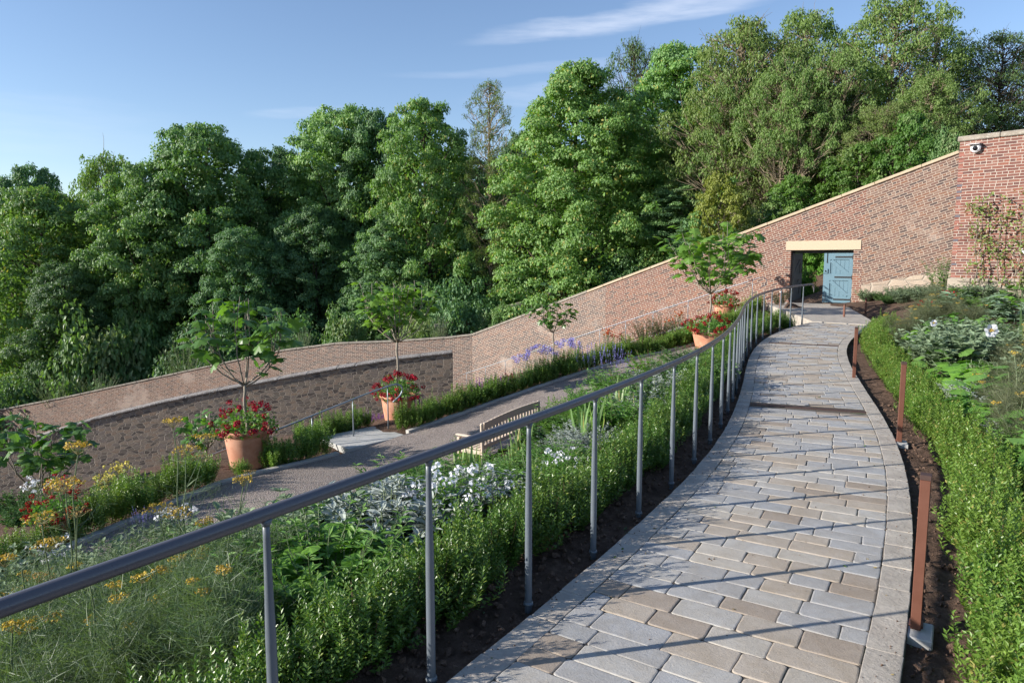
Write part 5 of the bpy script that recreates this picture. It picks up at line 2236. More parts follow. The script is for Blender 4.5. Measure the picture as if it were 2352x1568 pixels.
tree(AS2, 2040, 240, 33, 170, 'bushy olive ash under the tallest airy ash', 3.8)
tree(AS1, 2140, 170, 33, 170, 'bushy green ash left of the tall red wall', 5.9)

BU1 = Kind('bush', 'bush', [('foliage', bush(41, 2.2, 2.2, 70, 110, .16, [M['syc'], M['willow']]))], 2.3, 4.4)
BU2 = Kind('bush', 'bush', [('foliage', bush(42, 2.2, 2.2, 70, 110, .15, [M['syc_dark'], M['syc_dark']]))], 2.3, 4.4)
BU3 = Kind('bush', 'bush', [('foliage', bush(43, 2.0, 2.0, 70, 110, .13, [M['willow'], M['ash']]))], 2.1, 4.0)
_w, _t = shoots(44, 1.5, 3.0, 60, .085, 34, LEAFN, M['willow'], .5, .12, .9, 'stem', .012)
WIL = Kind('willow_shrub', 'shrub', [('foliage', _w)], 3.0, 3.4)


def bushat(kind, px, ytop, ybot, Y, wpx, label, group):
    if px < 1000:
        Y += 6 * min(1, (1050 - px) / 700)
    p = at(px, ybot, Y)
    z1 = at(px, ytop, Y)[2]
    sx = wpx / FOC * Y / kind.W
    kind.place((p[0], p[1], p[2]), (px * .51) % 6.28, (sx, sx, (z1 - p[2]) / kind.H), label, group)


G = 'bushes growing behind the garden walls'
bushat(BU1, 225, 700, 960, 39.5, 260, 'grey-green rounded bush below the biggest dome at left', G)
bushat(BU1, 330, 660, 930, 42, 200, 'taller grey-green bush at the foot of the biggest dome', G)
bushat(BU2, 40, 840, 1010, 38, 230, 'dark bush at the left edge behind the long low wall', G)
bushat(BU2, 480, 700, 930, 41, 230, 'dark bush behind the potted fig nearest the camera', G)
bushat(BU1, 790, 700, 840, 39.5, 130, 'mid-green bush behind the wall left of the middle fig stem', G)
bushat(BU2, 670, 690, 870, 41, 200, 'dark bush in the hollow between the two nearer figs', G)
bushat(BU3, 962, 705, 815, 39.5, 120, 'pale willowy bush right of the middle fig stem', G)
bushat(BU2, 1060, 610, 780, 42.5, 190, 'dark ivy-like bush above the old overgrown wall', G)
bushat(BU2, 1200, 590, 740, 45, 200, 'dark bush at the foot of the broad yellow-green tree', G)
bushat(BU1, 1330, 560, 690, 44, 190, 'green bush just over the coping of the raked wall', G)
bushat(BU2, 1440, 560, 690, 42, 180, 'dark bush over the coping left of the tallest potted fig', G)
bushat(BU2, 1620, 480, 620, 38, 190, 'dark bush over the coping right of the tallest potted fig', G)
bushat(BU3, 1720, 470, 560, 34, 80, 'pale leggy shrub at the foot of the olive ash', G)
bushat(BU2, 1800, 420, 540, 34, 160, 'dark undergrowth bush below the twin pale trunks', G)
bushat(BU1, 1110, 700, 775, 41.2, 75, 'yellowish weed tuft sprouting from the old overgrown wall', G)
bushat(BU1, 1150, 690, 750, 40.6, 60, 'small green weed tuft on the wall corner', G)
bushat(BU1, 2180, 290, 400, 27.5, 110, 'green bush at the joint of raked wall and red wall', G)
G = 'willowy shrubs along the low brick wall'
bushat(WIL, 140, 852, 960, 36.5, 110, 'pale upright willowy shrub rising over the low wall at far left', G)
bushat(WIL, 232, 856, 930, 36.3, 90, 'second pale willowy shrub over the low wall, right beside the first', G)
bushat(WIL, 425, 775, 900, 37, 130, 'larger willowy shrub over the low wall left of the nearest fig', G)
bushat(WIL, 690, 745, 830, 37.6, 80, 'willowy shrub between the nearest and the middle fig', G)
bushat(WIL, 640, 760, 850, 37.4, 70, 'thin willowy shrub touching the nearest fig crown', G)
bushat(WIL, 1010, 720, 800, 38.4, 60, 'small willowy shrub left of the old overgrown wall', G)


def undergrowth():
    rng = np.random.default_rng(50)
    mb = MB()
    n = 36000
    X = rng.uniform(-45, 40, n)
    Y = rng.uniform(36.5, 70, n)
    s = ((X - R0[0]) * WD[0] + (Y - R0[1]) * WD[1])
    dd = (X - R0[0]) * WNRM[0] + (Y - R0[1]) * WNRM[1]
    ok = dd < -2.0
    X, Y = X[ok], Y[ok]
    Z = H(X, Y) + rng.uniform(0, 1, len(X)) ** 2 * 2.2 * (1 + np.sin(X * .9) * np.sin(Y * .7))
    P = np.stack([X, Y, Z], 1)
    m = len(P)
    mb.scat(LEAFW, P, sph(rng, m, -.4, .6), UP + rng.normal(0, .5, (m, 3)), .42 * rng.uniform(.6, 1.3, m))
    tag(mb.build('undergrowth', M['syc_dark']), 'dark ground cover on the floor of the wood', 'undergrowth', kind='stuff')


undergrowth()


def gate_view():
    """shrubs seen through the open door"""
    k1 = Kind('shrub', 'shrub', [('foliage', bush(61, .9, 1.5, 60, 120, .075, [M['green_bright'], M['green']]))], 1.5, 1.8)
    for px, yt, yb, Y, w, lab in ((1835, 575, 690, 29.5, 80, 'green shrub through the open doorway beside the open leaf'),
                                  (1880, 560, 660, 32, 90, 'leafy shrub further back through the open doorway'),
                                  (1850, 600, 705, 28.6, 50, 'low bright shrub on the bank through the open doorway')):
        bushat(k1, px, yt, yb, Y, w, lab, 'shrubs seen through the doorway')


gate_view()

# ------------------------------------------------------------------ hedges of small box shrubs
BX = [Kind('box_shrub', 'shrub', [(None, box_shrub(70 + k, .56, .17, .031, 11, 11, .0125, M['box']))]) for k in range(4)]
BXL = [Kind('box_shrub', 'shrub', [(None, box_shrub(80 + k, .56, .16, .031, 11, 11, .0125, M['box_light']))]) for k in range(4)]
BXF = [Kind('box_shrub', 'shrub', [(None, box_shrub(90 + k, .76, .19, .046, 10, 9, .018, M['box_far']))]) for k in range(5)]


def hedge_ramp(kinds, t, s0, s1, step, hs, label, group, seed, base_t):
    rng = np.random.default_rng(seed)
    s = s0
    k = 0
    while s < s1:
        p = ramp_pt(s, t + rng.normal(0, .03))
        p[2] = h(p[0], p[1]) + .0
        sc = rng.uniform(.88, 1.12)
        kinds[k % len(kinds)].place(p, rng.uniform(0, 6.28), (sc, sc, sc * hs * rng.uniform(.9, 1.12)), label, group)
        s += step * rng.uniform(.85, 1.15)
        k += 1


hedge_ramp(BX, -HW - .47, s_at_y(1.6, -HW - .47), s_at_y(10.5, -HW - .47), .21, 1.0, 'glossy box shrub in the near hedge left of the paved ramp, behind the rail posts', 'box hedge left of the ramp', 1, 0)
hedge_ramp(BX, -HW - .42, s_at_y(10.6, -HW - .42), SS[-1] - .3, .27, .95, 'box shrub in the far curve of the hedge left of the ramp, below the rail', 'box hedge along the bend of the ramp', 2, 0)
hedge_ramp(BXL, HW + .43, s_at_y(1.8, HW + .43), s_at_y(9.5, HW + .43), .19, 1.0, 'bright box shrub in the near hedge right of the paved ramp', 'box hedge right of the ramp', 3, 0)
hedge_ramp(BXL, HW + .53, s_at_y(2.0, HW + .56), s_at_y(3.6, HW + .56), .22, 1.0, 'bright box shrub in the second line of the right hedge', 'second line of the right box hedge', 4, 0)
hedge_ramp(BXL, HW + .47, s_at_y(9.6, HW + .47), SS[-1] - 1.0, .22, .98, 'bright box shrub in the far part of the right hedge towards the doors', 'far part of the right box hedge', 5, 0)


def hedge_gravel():
    rng = np.random.default_rng(6)
    s = gs_at(-120)
    a, b, e = gs_at(790), gs_at(925), gs_at(1760)
    k = 0
    while s < e:
        p = gk(s, -.30 + rng.normal(0, .03))
        p[2] = h(p[0], p[1])
        left = s < a
        if 512 < proj(p)[0] < 622:
            s += .2
            continue
        if not (a - .05 < s < b + .1):
            sc = rng.uniform(.85, 1.2)
            right = s > b
            g = 'box hedge beside the upper gravel walk' if right else 'box shrubs beside the lower gravel walk'
            lab = 'upright dark box shrub in the hedge along the upper gravel walk' if right else 'separate dark box shrub in the row before the rubble wall and lower pots'
            BXF[k % 5].place(p, rng.uniform(0, 6.28), (sc, sc, sc * rng.uniform(.85, 1.1)), lab, g)
        else:
            p = gk(s, -1.45)
            p[2] = h(p[0], p[1])
            BXF[k % 5].place(p, rng.uniform(0, 6.28), rng.uniform(.85, 1.0), 'dark box shrub standing behind the landing slab and its handrail', 'box shrubs behind the slab')
        k += 1
        s += (.25 if s > b else .36 if s < a else .30) * rng.uniform(.8, 1.15)


hedge_gravel()
_p = gk(gs_at(578), -.28)
BXF[2].place((_p[0], _p[1], h(_p[0], _p[1])), 1.0, (.7, .7, .62), 'lone small box shrub right in front of the nearest fig pot', 'box shrubs before the nearest pot')

# ------------------------------------------------------------------ pots: figs and geraniums
FIG1 = fig_tree(101, .95, 2.75, 1.05, 9, 150, .29, M['fig'])
FIG2 = fig_tree(102, 1.40, 3.10, 1.0, 12, 240, .26, M['fig_bright'])
FIG3 = fig_tree(103, 1.20, 3.40, 1.6, 14, 340, .30, M['fig_bright'])
FIG4 = fig_tree(104, 1.2, 2.3, .8, 8, 120, .2, M['fig'])
FIG5 = fig_tree(105, .55, 1.85, .9, 9, 150, .25, M['fig'])
FIG6 = fig_tree(106, .85, 1.75, .55, 8, 90, .2, M['fig'])
GER1 = geraniums(111, .56, .52, 800, 46)
GER2 = geraniums(112, .56, .52, 800, 50)
GER3 = geraniums(113, .72, .50, 1000, 60)
for key, fk, gkd, fl, gl in (('a', FIG1, GER1, 'nearest potted fig, open branches and big dark glossy leaves', 'red geraniums in the pot of the nearest fig'),
                             ('b', FIG2, GER2, 'upright potted fig with pale leaves on thin grey limbs, middle of the picture', 'red geraniums under the upright middle fig'),
                             ('c', FIG3, GER3, 'widest umbrella-shaped potted fig before the raked brick wall', 'red geraniums under the umbrella-shaped fig'),
                             ('d', FIG4, GER2, 'small fig half hidden behind the umbrella-shaped fig', 'dark red geraniums in the furthest pot')):
    p, r, hh = POTS[key]
    q = p + np.array([0, 0, hh * .9])
    fk.place(q, {'a': .6, 'b': 1.9, 'c': 0, 'd': 2}[key], 1.0, fl, 'standard figs')
    gkd.place(q, 1.3, r / .47 if key != 'c' else .92, gl, 'geraniums in pots')
p, r, hh = POTS['e']
GER1.place(p + [0, 0, hh * .85], 2.2, .62, 'geraniums in the small pot at far left', 'geraniums in pots')


def bedplant(kind, px, py, sc, label, group=None, rz=None, dz=0.0, Y=None):
    p = gp(px, py) if Y is None else at(px, py, Y)
    if Y is not None and Y < 7:
        p[2] = h(p[0], p[1])
    if kind.cat == 'plant':
        sc = sc * 1.15
    kind.place((p[0], p[1], p[2] + dz), (px * .73 + py * .31) % 6.28 if rz is None else rz, sc, label, group)


# figs trained near the walls
bedplant(FIG5, 100, 1190, 1.05, 'spreading fig by the rubble wall at far left', 'standard figs', Y=12.6)
bedplant(FIG6, 478, 1120, 1.0, 'small fig standing between the nearest pot and the rubble wall', 'standard figs', Y=14.2)
bedplant(FIG4, 1270, 850, 1.05, 'young fig against the raked wall behind blue agapanthus', 'standard figs', Y=22.5)
# ------------------------------------------------------------------ bed plants
FEN1 = fennel(121, 1.45, 4, .42, 60, None, M['stem'], M['yellow'], M['fennel'], 18, .07, branch=.4)
FEN5 = fennel(125, .85, 5, .55, 150, None, M['stem'], M['yellow'], M['fennel'], 14, .05, branch=.1, fl_len=.10, heads=1)
FEN2 = fennel(122, 1.15, 4, .5, 110, None, M['stem'], M['yellow'], M['fennel'], 14, .055, branch=.3, fl_len=.09, heads=4)
FEN3 = fennel(123, .66, 7, .6, 90, None, M['stem'], M['yellow'], M['fennel_bronze'], 10, .042, branch=.1, fs=.007, heads=4, fl_len=.08)
FEN4 = fennel(124, .55, 7, .65, 90, None, M['stem'], M['yellow'], M['fennel_bronze'], 10, .042, branch=.1, fs=.007, heads=4, fl_len=.08)
_m, _t = shoots(131, .28, .36, 34, .095, 15, LANCE, M['silver'], .6, .1, .7, 'stem', .005)
SILV = Kind('lambs_ear', 'plant', [('foliage', _m)])
_m, _t = shoots(132, .32, .38, 90, .05, 22, LEAFN, M['silver'], .7, .1, .8, 'stem', .003)
ARTE = Kind('artemisia', 'plant', [('foliage', _m)])
IRIS = [Kind('iris', 'plant', [(None, blades(141 + k, 30, .58, M['iris'], name='iris', r=.10))]) for k in range(3)]
_m, _t = shoots(151, .34, .42, 70, .085, 16, LANCE, M['green'], .6, .1, .7)
PERA = Kind('perennial', 'plant', [('foliage', _m)])
_m, _t = shoots(152, .36, .34, 80, .06, 16, LANCEW, M['green_mid'], .7, .1, .6)
PERB = Kind('perennial', 'plant', [('foliage', _m)])
_m, _t = shoots(153, .40, .50, 48, .11, 15, LANCEW, M['silver_green'], .6, .1, .7)
PERS = Kind('sage', 'plant', [('foliage', _m)])
_m, _t = shoots(154, .40, .55, 46, .05, 26, LANCEW, M['green_bright'], .55, .15, .6, 'stem_brown', .005)
ROSE = Kind('rose_bush', 'shrub', [('foliage', _m)])
_m, _t = shoots(155, .26, .40, 40, .055, 15, LANCE, M['green_bright'], .5, .1, .7)
PHLOX = Kind('phlox', 'flowers', [('foliage', _m), ('blossom', flower_heads(156, [t[0] for t in _t][::2], 12, .030, PETAL5, .024, M['white']))])
_m, _t = shoots(157, .22, .62, 16, .03, 10, LANCE, M['silver_green'], .4, .1, .6, 'silver_green', .003)


def spikes(seed, tips, L, n, mat, size=.010):
    rng = np.random.default_rng(seed)
    mb = MB()
    for p, d in tips:
        d = unit(np.asarray(d) + UP * .8)
        t = rng.uniform(0, 1, n)
        q = p + d * (t * L)[:, None] + rng.normal(0, .007, (n, 3)) * (1.1 - t)[:, None]
        mb.scat(DISC, q, sph(rng, n), sph(rng, n), size * rng.uniform(.7, 1.3, n))
    return mb.mesh('blossom', mat)


PEROV = Kind('russian_sage', 'flowers', [('foliage', _m), ('blossom', spikes(158, _t, .28, 46, M['blue']))])
_m, _t = shoots(159, .24, .34, 30, .05, 12, LANCE, M['green_mid'], .4, .1, .6)
SALV = Kind('salvia', 'flowers', [('foliage', _m), ('blossom', spikes(160, _t, .22, 46, M['purple'], .014))])


def stalks(seed, n, hh, r, mat, kind, leafm, num, rad, size, T=PETAL5, nm='flowers', label=None, flat=.8, bladey=True):
    rng = np.random.default_rng(seed)
    sb = MB()
    P = []
    for k in range(n):
        a = rng.uniform(0, 2 * PI)
        q = rng.uniform(.1, 1) * r
        e = np.array([math.cos(a) * q, math.sin(a) * q, hh * rng.uniform(.75, 1.08)])
        sb.tube(curve(e * [.4, .4, 0], e, 4, 0, rng, .008), .003, 4, 0, False)
        P.append(e)
    parts = [('stem', sb.mesh('stem', M['stem'])), ('blossom', flower_heads(seed + 1, P, num, rad, T, size, mat, False, flat=flat))]
    if bladey:
        parts.append(('foliage', blades(seed + 2, 40, hh * .62, leafm, BLADES, 1.0, 'foliage', r * .5)))
    else:
        parts.append(('foliage', mound(seed + 2, r, hh * .85, 240, .05, LANCE, leafm, .8)))
    return Kind(nm, 'flowers', parts)


AGA = stalks(161, 9, .95, .30, M['blue'], None, M['green_mid'], 46, .075, .026, DISC, 'agapanthus')
HEL = stalks(163, 24, .75, .28, M['orange'], None, M['green_mid'], 9, .026, .026, DISC, 'helenium', flat=.5, bladey=False)
CHAM = stalks(165, 34, .55, .26, M['lemon'], None, M['green'], 9, .022, .024, DISC, 'chamomile', flat=.5, bladey=False)
POPPY = stalks(167, 14, .6, .3, M['red'], None, M['green_mid'], 7, .025, .03, DISC, 'red_flowers', flat=.6, bladey=False)
WHT = stalks(169, 16, .42, .24, M['white'], None, M['green_dark'], 10, .032, .034, PETAL5, 'white_flowers', flat=.6, bladey=False)


def mallow(seed, n, size, r, hh, mat, T=MALLOW):
    rng = np.random.default_rng(seed)
    lb, sb = MB(), MB()
    for k in range(n):
        a = rng.uniform(0, 2 * PI)
        o = np.array([math.cos(a), math.sin(a), 0])
        q = math.sqrt(rng.uniform(.02, 1))
        e = o * r * q + UP * hh * rng.uniform(.45, 1) * (1.1 - .5 * q)
        sb.tube(curve(o * .04, e, 5, .03), .004, 4, 0, False)
        s = size * rng.uniform(.6, 1.15)
        lb.scat(T, [e - o * s * .2], [o + UP * rng.uniform(-.5, .15)], [UP + o * .35 + rng.normal(0, .25, 3)], [s])
    return Kind('mallow', 'plant', [('foliage', lb.mesh('foliage', mat)), ('stem', sb.mesh('stem', M['stem']))])


MAL = mallow(171, 70, .135, .36, .44, M['green_bright'])
MAL2 = mallow(172, 60, .155, .38, .42, M['green'])
BIGL = mallow(173, 26, .22, .36, .26, M['silver_green'], LANCEW)
SEED = mallow(174, 6, .055, .05, .045, M['green'], LANCEW)


def cardoon(seed, n, L):
    rng = np.random.default_rng(seed)
    lb = MB()
    T = T_leaf8(.30, .03, .15)
    for k in range(n):
        a = rng.uniform(0, 2 * PI)
        o = np.array([math.cos(a), math.sin(a), 0])
        el = rng.uniform(.25, 1.1)
        l = L * rng.uniform(.7, 1.1)
        t = np.linspace(0, 1, 16)
        P = o * (l * math.cos(el) * t)[:, None] + UP * (l * (math.sin(el) * t - .45 * t ** 2.2))[:, None]
        lb.tube(P, np.linspace(.011, .003, 16), 5, 0, False)
        side = np.array([-o[1], o[0], 0])
        for sg in (-1, 1):
            q = P[2:]
            tt = t[2:]
            D = side * sg * .9 + o * .75 + UP * .25 + rng.normal(0, .12, (len(q), 3))
            lb.scat(T, q, D, UP + rng.normal(0, .2, (len(q), 3)), l * .26 * np.sin(PI * (.12 + tt * .82)) * rng.uniform(.8, 1.2, len(q)))
        lb.scat(T, [P[-1]], [o - UP * .3], [UP], [l * .12])
    return Kind('cardoon', 'plant', [('foliage', lb.mesh('foliage', M['cardoon']))])


CARD = cardoon(181, 18, .85)


def poppy_bush():
    m, t = shoots(185, .55, .62, 64, .125, 15, LANCEW, M['silver_green'], .6, .1, .7, 'silver_green', .005)
    rng = np.random.default_rng(3)
    fb, cb = MB(), MB()
    for c, s in (((-.10, -.42, .56), .075), ((-.45, -.05, .60), .04)):
        c = np.array(c)
        for k in range(6):
            a = k * PI / 3
            d = np.array([math.cos(a), -.45, math.sin(a) * .9])
            fb.scat(T_lobed([0, 30, 60, 120, 180, 240, 300, 330], [.55, .5, .5, .4, .3, .4, .5, .5], .45, .5), [c], [d], [np.array([0, -1, .5])], [s])
        cb.scat(DISC, c + rng.normal(0, s * .12, (40, 3)) + np.array([0, -.015, .005]), sph(rng, 40), sph(rng, 40), np.full(40, s * .16))
    return Kind('tree_poppy', 'shrub', [('foliage', m), ('blossom', fb.mesh('blossom', M['white'])), ('stamen', cb.mesh('stamen', M['yellow']))])


TPOP = poppy_bush()

def rightplant(kind, px, py, sc, label, group=None, rz=None):
    sc = sc * (1.3 if kind.name in ('mallow', 'sage', 'tree_poppy', 'cardoon') else 1.1)
    p = gp(px, py)
    k = int(np.argmin(((CL[:, :2] - p[:2]) ** 2).sum(1)))
    t = float(np.dot(p[:2] - CL[k, :2], NR[k, :2]))
    lim = HW + (1.15 if kind.name == 'mallow' else .95) * (1 if sc > .7 else .9)
    if t < lim:
        p[:2] = p[:2] + NR[k, :2] * (lim - t)
        p[2] = h(p[0], p[1])
    kind.place(p, (px * .73 + py * .31) % 6.28 if rz is None else rz, sc, label, group)


def bankplant(kind, px, py, sc, *a, **k):
    bedplant(kind, px, py, sc * (.85 if kind.name == 'iris' else 1.28), *a, **k)


# --- left bank, between the near hedge and the gravel walk
G = 'tall fennels at the left'
bedplant(FEN1, 150, 1500, 1.02, 'tallest fennel at far left, yellow umbels above the rail', G, 0.4, Y=4.1)
bedplant(FEN1, 420, 1500, .92, 'tall fennel left of the first full rail post, umbels level with the gravel', G, 2.6, Y=4.3)
bedplant(FEN2, 40, 1520, .95, 'fennel at the left edge of the photo under the rail', G, 1.0, Y=3.5)
bedplant(FEN2, 290, 1560, .80, 'feathery fennel below the rail near the bottom left corner', G, 3.3, Y=3.2)
bedplant(FEN2, 500, 1480, .78, 'feathery fennel mass just left of the nearest rail post', G, 5.0, Y=3.7)
bedplant(FEN2, 120, 1400, .85, 'fennel further back at the left beside the gravel', G, 5.7, Y=5.6)
bedplant(FEN2, 330, 1400, .75, 'fennel behind the feathery mass, near gravel edge', G, .2, Y=5.2)
G = 'feathery young fennels under the rail at the left'
for px, py, Y, s_ in ((30, 1560, 3.0, 1.0), (130, 1540, 3.4, 1.0), (230, 1500, 3.8, 1.0), (330, 1520, 3.5, .9), (430, 1480, 4.0, 1.0), (80, 1450, 4.6, 1.0), (200, 1560, 3.0, .8), (380, 1560, 3.0, .8), (520, 1530, 3.2, .85), (560, 1450, 3.9, .9), (20, 1440, 5.0, 1.0), (260, 1430, 4.8, 1.0), (460, 1560, 2.9, .7)):
    bedplant(FEN5, px, py, s_, 'feathery low fennel in the mass under the rail at bottom left', G, Y=Y)
G = 'silver-leaved clumps on the left bank'
for i, (px, py, s, lab) in enumerate(((900, 1300, 1.15, 'large silver lambs ear clump behind the hedge, nearest the camera'),
                                      (830, 1265, .9, 'silver lambs ear clump left of the largest one'),
                                      (970, 1260, 1.0, 'silver lambs ear clump beside the white phlox'),
                                      (690, 1330, .9, 'bluish silver clump right of the nearest rail post'),
                                      (1130, 1200, .75, 'silver clump just right of the white phlox'))):
    bankplant(SILV, px, py, s, lab, G)
G = 'silver artemisia clumps on the left bank'
for px, py, s, lab in ((1305, 1070, .62, 'fine silver artemisia right of the bench'), (1345, 1050, .7, 'fine silver artemisia beside the rail post right of the bench'), (1530, 940, 1.0, 'pale artemisia higher up between the rail posts'),
                       (1470, 985, .9, 'silver artemisia below the highest sword leaves')):
    bankplant(ARTE, px, py, s, lab, G)
G = 'clumps of sword leaves on the left bank'
for i, (px, py, s, lab) in enumerate(((1075, 1140, 1.05, 'sword-leaved iris in front of the bench'), (1190, 1085, 1.0, 'sword-leaved iris before the bench back slats'),
                                      (1350, 1040, 1.15, 'sword-leaved iris between two rail posts right of the bench'), (1425, 1000, 1.2, 'tallest sword-leaved iris higher on the bank'),
                                      (770, 1290, .8, 'low iris clump left of the silver plants'), (720, 1260, .8, 'low iris clump near the gravel edge'), (850, 1240, .7, 'small iris behind the silver plants'))):
    IRIS_K = IRIS[i % 3]
    bankplant(IRIS_K, px, py, s, lab, G)
G = 'white phlox on the left bank'
for px, py, s, lab in ((1060, 1225, 1.0, 'white phlox between two nearest rail posts'), (1000, 1260, .8, 'lower white phlox left of the main white clump'), (1100, 1205, .8, 'white phlox on the right of the main white clump'),
                       (1290, 1130, .7, 'small white phlox beyond the third rail post')):
    bankplant(PHLOX, px, py, s, lab, G)
bankplant(WHT, 415, 1250, 1.0, 'white flower head standing at the gravel edge', 'white flowers by the gravel')
bankplant(WHT, 110, 1350, 1.0, 'white flowers at the left by the gravel edge', 'white flowers by the gravel')
bankplant(WHT, 95, 1440, 1.0, 'white flowers among the fennel at far left', 'white flowers by the gravel')
G = 'green perennials on the left bank'
rng = np.random.default_rng(77)
lab = 'leafy green perennial in the mass between gravel walk and near hedge'
for px, py in ((900, 1170), (960, 1150), (1020, 1160), (880, 1210), (950, 1200), (1010, 1200), (1080, 1180), (1130, 1150), (1150, 1120), (1210, 1120), (1240, 1100), (1160, 1180), (1220, 1150), (1290, 1100), (980, 1130), (920, 1140), (840, 1200)):
    bankplant(PERA if rng.uniform() < .65 else PERB, px, py, rng.uniform(.8, 1.1) * (.62 if px > 1060 else 1), lab, G)
lab = 'low dark green perennial under the sword leaves further up the bank'
for px, py in ((1310, 1020), (1380, 970), (1430, 950), (1480, 930), (1560, 890), (1590, 860), (1250, 1030), (1290, 990), (1400, 1010), (1500, 960), (1540, 960), (1600, 900)):
    bankplant(PERB if rng.uniform() < .6 else PERA, px, py, rng.uniform(.8, 1.05), lab, 'green perennials up the bank')
lab = 'leafy plant low on the bank under the fennel and the rail'
for px, py in ((600, 1330), (560, 1400), (640, 1400), (700, 1400), (560, 1310), (470, 1350), (380, 1340), (650, 1290), (250, 1400), (180, 1420), (60, 1420), (740, 1440), (620, 1470), (800, 1330), (300, 1470), (450, 1430)):
    bankplant((PERA, PERB, PERS)[rng.integers(0, 3)], px, py, rng.uniform(.75, 1.1), lab, 'green perennials under the fennel')
G = 'sage clumps beside the upper gravel walk'
for px, py, s, lab in ((1655, 850, .5, 'grey-green sage clump just under the rail bend'), (1620, 875, .55, 'grey-green sage clump beside gravel and wide pot'), (1672, 830, .45, 'small sage clump between wide pot and rail posts')):
    bankplant(PERS, px, py, s, lab, G)
bankplant(ROSE, 1500, 885, 1.0, 'bright leafy rose bush at the gravel edge above the bench', 'rose bushes by the gravel')
bankplant(ROSE, 1440, 935, .9, 'leafy rose bush between gravel and rail, right of the bench', 'rose bushes by the gravel')
bankplant(ROSE, 1085, 1070, .85, 'rose sprays growing through the end of the bench', 'rose bushes by the gravel')
bankplant(ROSE, 1300, 985, .8, 'low rose bush right behind the bench end', 'rose bushes by the gravel')
bankplant(PEROV, 1360, 890, 1.1, 'pale stemmed russian sage spires at the gravel edge', 'russian sage by the gravel')
bankplant(PEROV, 1410, 900, 1.1, 'blue russian sage spires right of the pale stems', 'russian sage by the gravel')
bankplant(PEROV, 330, 1240, .45, 'thin blue flower spires at left beside the gravel', 'russian sage by the gravel')
bankplant(MAL, 770, 1420, .9, 'bright broad-leaved mallow behind the near hedge at the bottom', 'broad-leaved plants', Y=None)
bankplant(MAL, 830, 1345, .75, 'broad-leaved plant between hedge and lambs ear', 'broad-leaved plants')
BXS = BXF
rng = np.random.default_rng(15)
for px, py in ((700, 1215), (740, 1205), (790, 1190), (1290, 1010), (1330, 985), (1370, 960)):
    p = gp(px, py)
    BXF[int(rng.integers(0, 5))].place(p, rng.uniform(0, 6), rng.uniform(.75, .95), 'loose dark box shrub along the near edge of the gravel walk', 'box shrubs on the near gravel edge')

# --- behind the gravel hedge
G = 'blue agapanthus behind the hedge'
for px, py, Y, s, lab in ((1200, 885, 20.0, 1.0, 'blue agapanthus at the left of the blue row behind the hedge'), (1232, 868, 20.2, 1.05, 'tallest blue agapanthus left of the young fig'), (1262, 868, 20.3, .95, 'blue agapanthus at the foot of the young fig'),
                          (1300, 852, 20.6, 1.05, 'blue agapanthus just right of the young fig'), (1322, 845, 20.9, .85, 'blue agapanthus at the right end of the blue row')):
    bedplant(AGA, px, py, s, lab, G, Y=Y)
G = 'orange flowers behind the hedge'
for px, py, Y, s, lab in ((1395, 815, 21.0, 1.0, 'orange heleniums behind the hedge before the raked wall'), (1560, 770, 22.6, 1.0, 'orange heleniums just left of the umbrella fig pot'), (1420, 812, 21.2, .8, 'smaller orange heleniums beside the larger group'), (1540, 775, 22.4, .8, 'orange flowers next to the dark shrub')):
    bedplant(HEL, px, py, s, lab, G, Y=Y)
for px, py, Y, lab in ((1180, 905, 18.6, 'red flowers between purple salvia and agapanthus'), (1290, 862, 20.0, 'red flowers under the agapanthus right of the young fig')):
    bedplant(POPPY, px, py, .9, lab, 'red flowers behind the hedge', Y=Y)
G = 'purple salvia by the hedges'
for px, py, Y, s, lab in ((850, 995, 17.4, 1.0, 'purple salvia left of the pot behind the curled handrail'), (958, 965, 17.0, 1.1, 'purple salvia right of the pot behind the curled handrail'), (1110, 925, 18.0, 1.2, 'purple salvia at the corner by the brick wall foot'),
                          (1145, 915, 18.3, 1.1, 'purple salvia right of the corner clump'), (1010, 955, 16.9, .8, 'small purple salvia behind the hedge between pot and wall end'), (875, 990, 17.2, .8, 'purple salvia close to the curled handrail')):
    bedplant(SALV, px, py, s, lab, G, Y=Y)
DK, _ = shoots(191, .55, .8, 60, .06, 20, LEAFN, M['green_dark'], .45, .1, .8, 'stem_brown', .005)
DKS = Kind('dark_shrub', 'shrub', [('foliage', DK)])
bedplant(DKS, 1482, 790, 1.0, 'dark upright shrub against the raked wall left of the orange flowers', 'dark shrubs behind the hedge', Y=22.2)
bedplant(DKS, 1520, 780, 1.05, 'taller dark shrub against the raked wall beside the orange flowers', 'dark shrubs behind the hedge', Y=22.4)
bedplant(DKS, 1790, 700, .7, 'small dark shrub at the head of the wall steps', 'dark shrubs behind the hedge', Y=24.6)
bedplant(CHAM, 275, 1150, 1.1, 'yellow chamomile before the rubble wall at left', 'yellow flowers', Y=11.6)
bedplant(CHAM, 245, 1165, .9, 'yellow chamomile left part, next to the taller yellow clump', 'yellow flowers', Y=11.2)
bedplant(POPPY, 160, 1180, 1.0, 'dark red flowers near the small pot at left', 'red flowers at left', Y=10.6)
bedplant(POPPY, 440, 1105, .8, 'dark red flowers left of the nearest fig pot', 'red flowers at left', Y=13.0)
bedplant(WHT, 85, 1170, 1.1, 'white blooms on a dark bush before the rubble wall', 'white flowers by the rubble wall', Y=11.0)
lab = 'leafy plant filling the border between box row and rubble wall'
for px, py, Y in ((60, 1215, 10.6), (180, 1200, 11.0), (330, 1140, 12.2), (420, 1115, 12.8), (640, 1050, 14.6), (720, 1020, 15.2), (790, 1000, 16.0), (30, 1180, 11.5), (240, 1190, 10.9)):
    bedplant(PERB, px, py, 1.0, lab, 'border plants before the rubble wall', Y=Y)
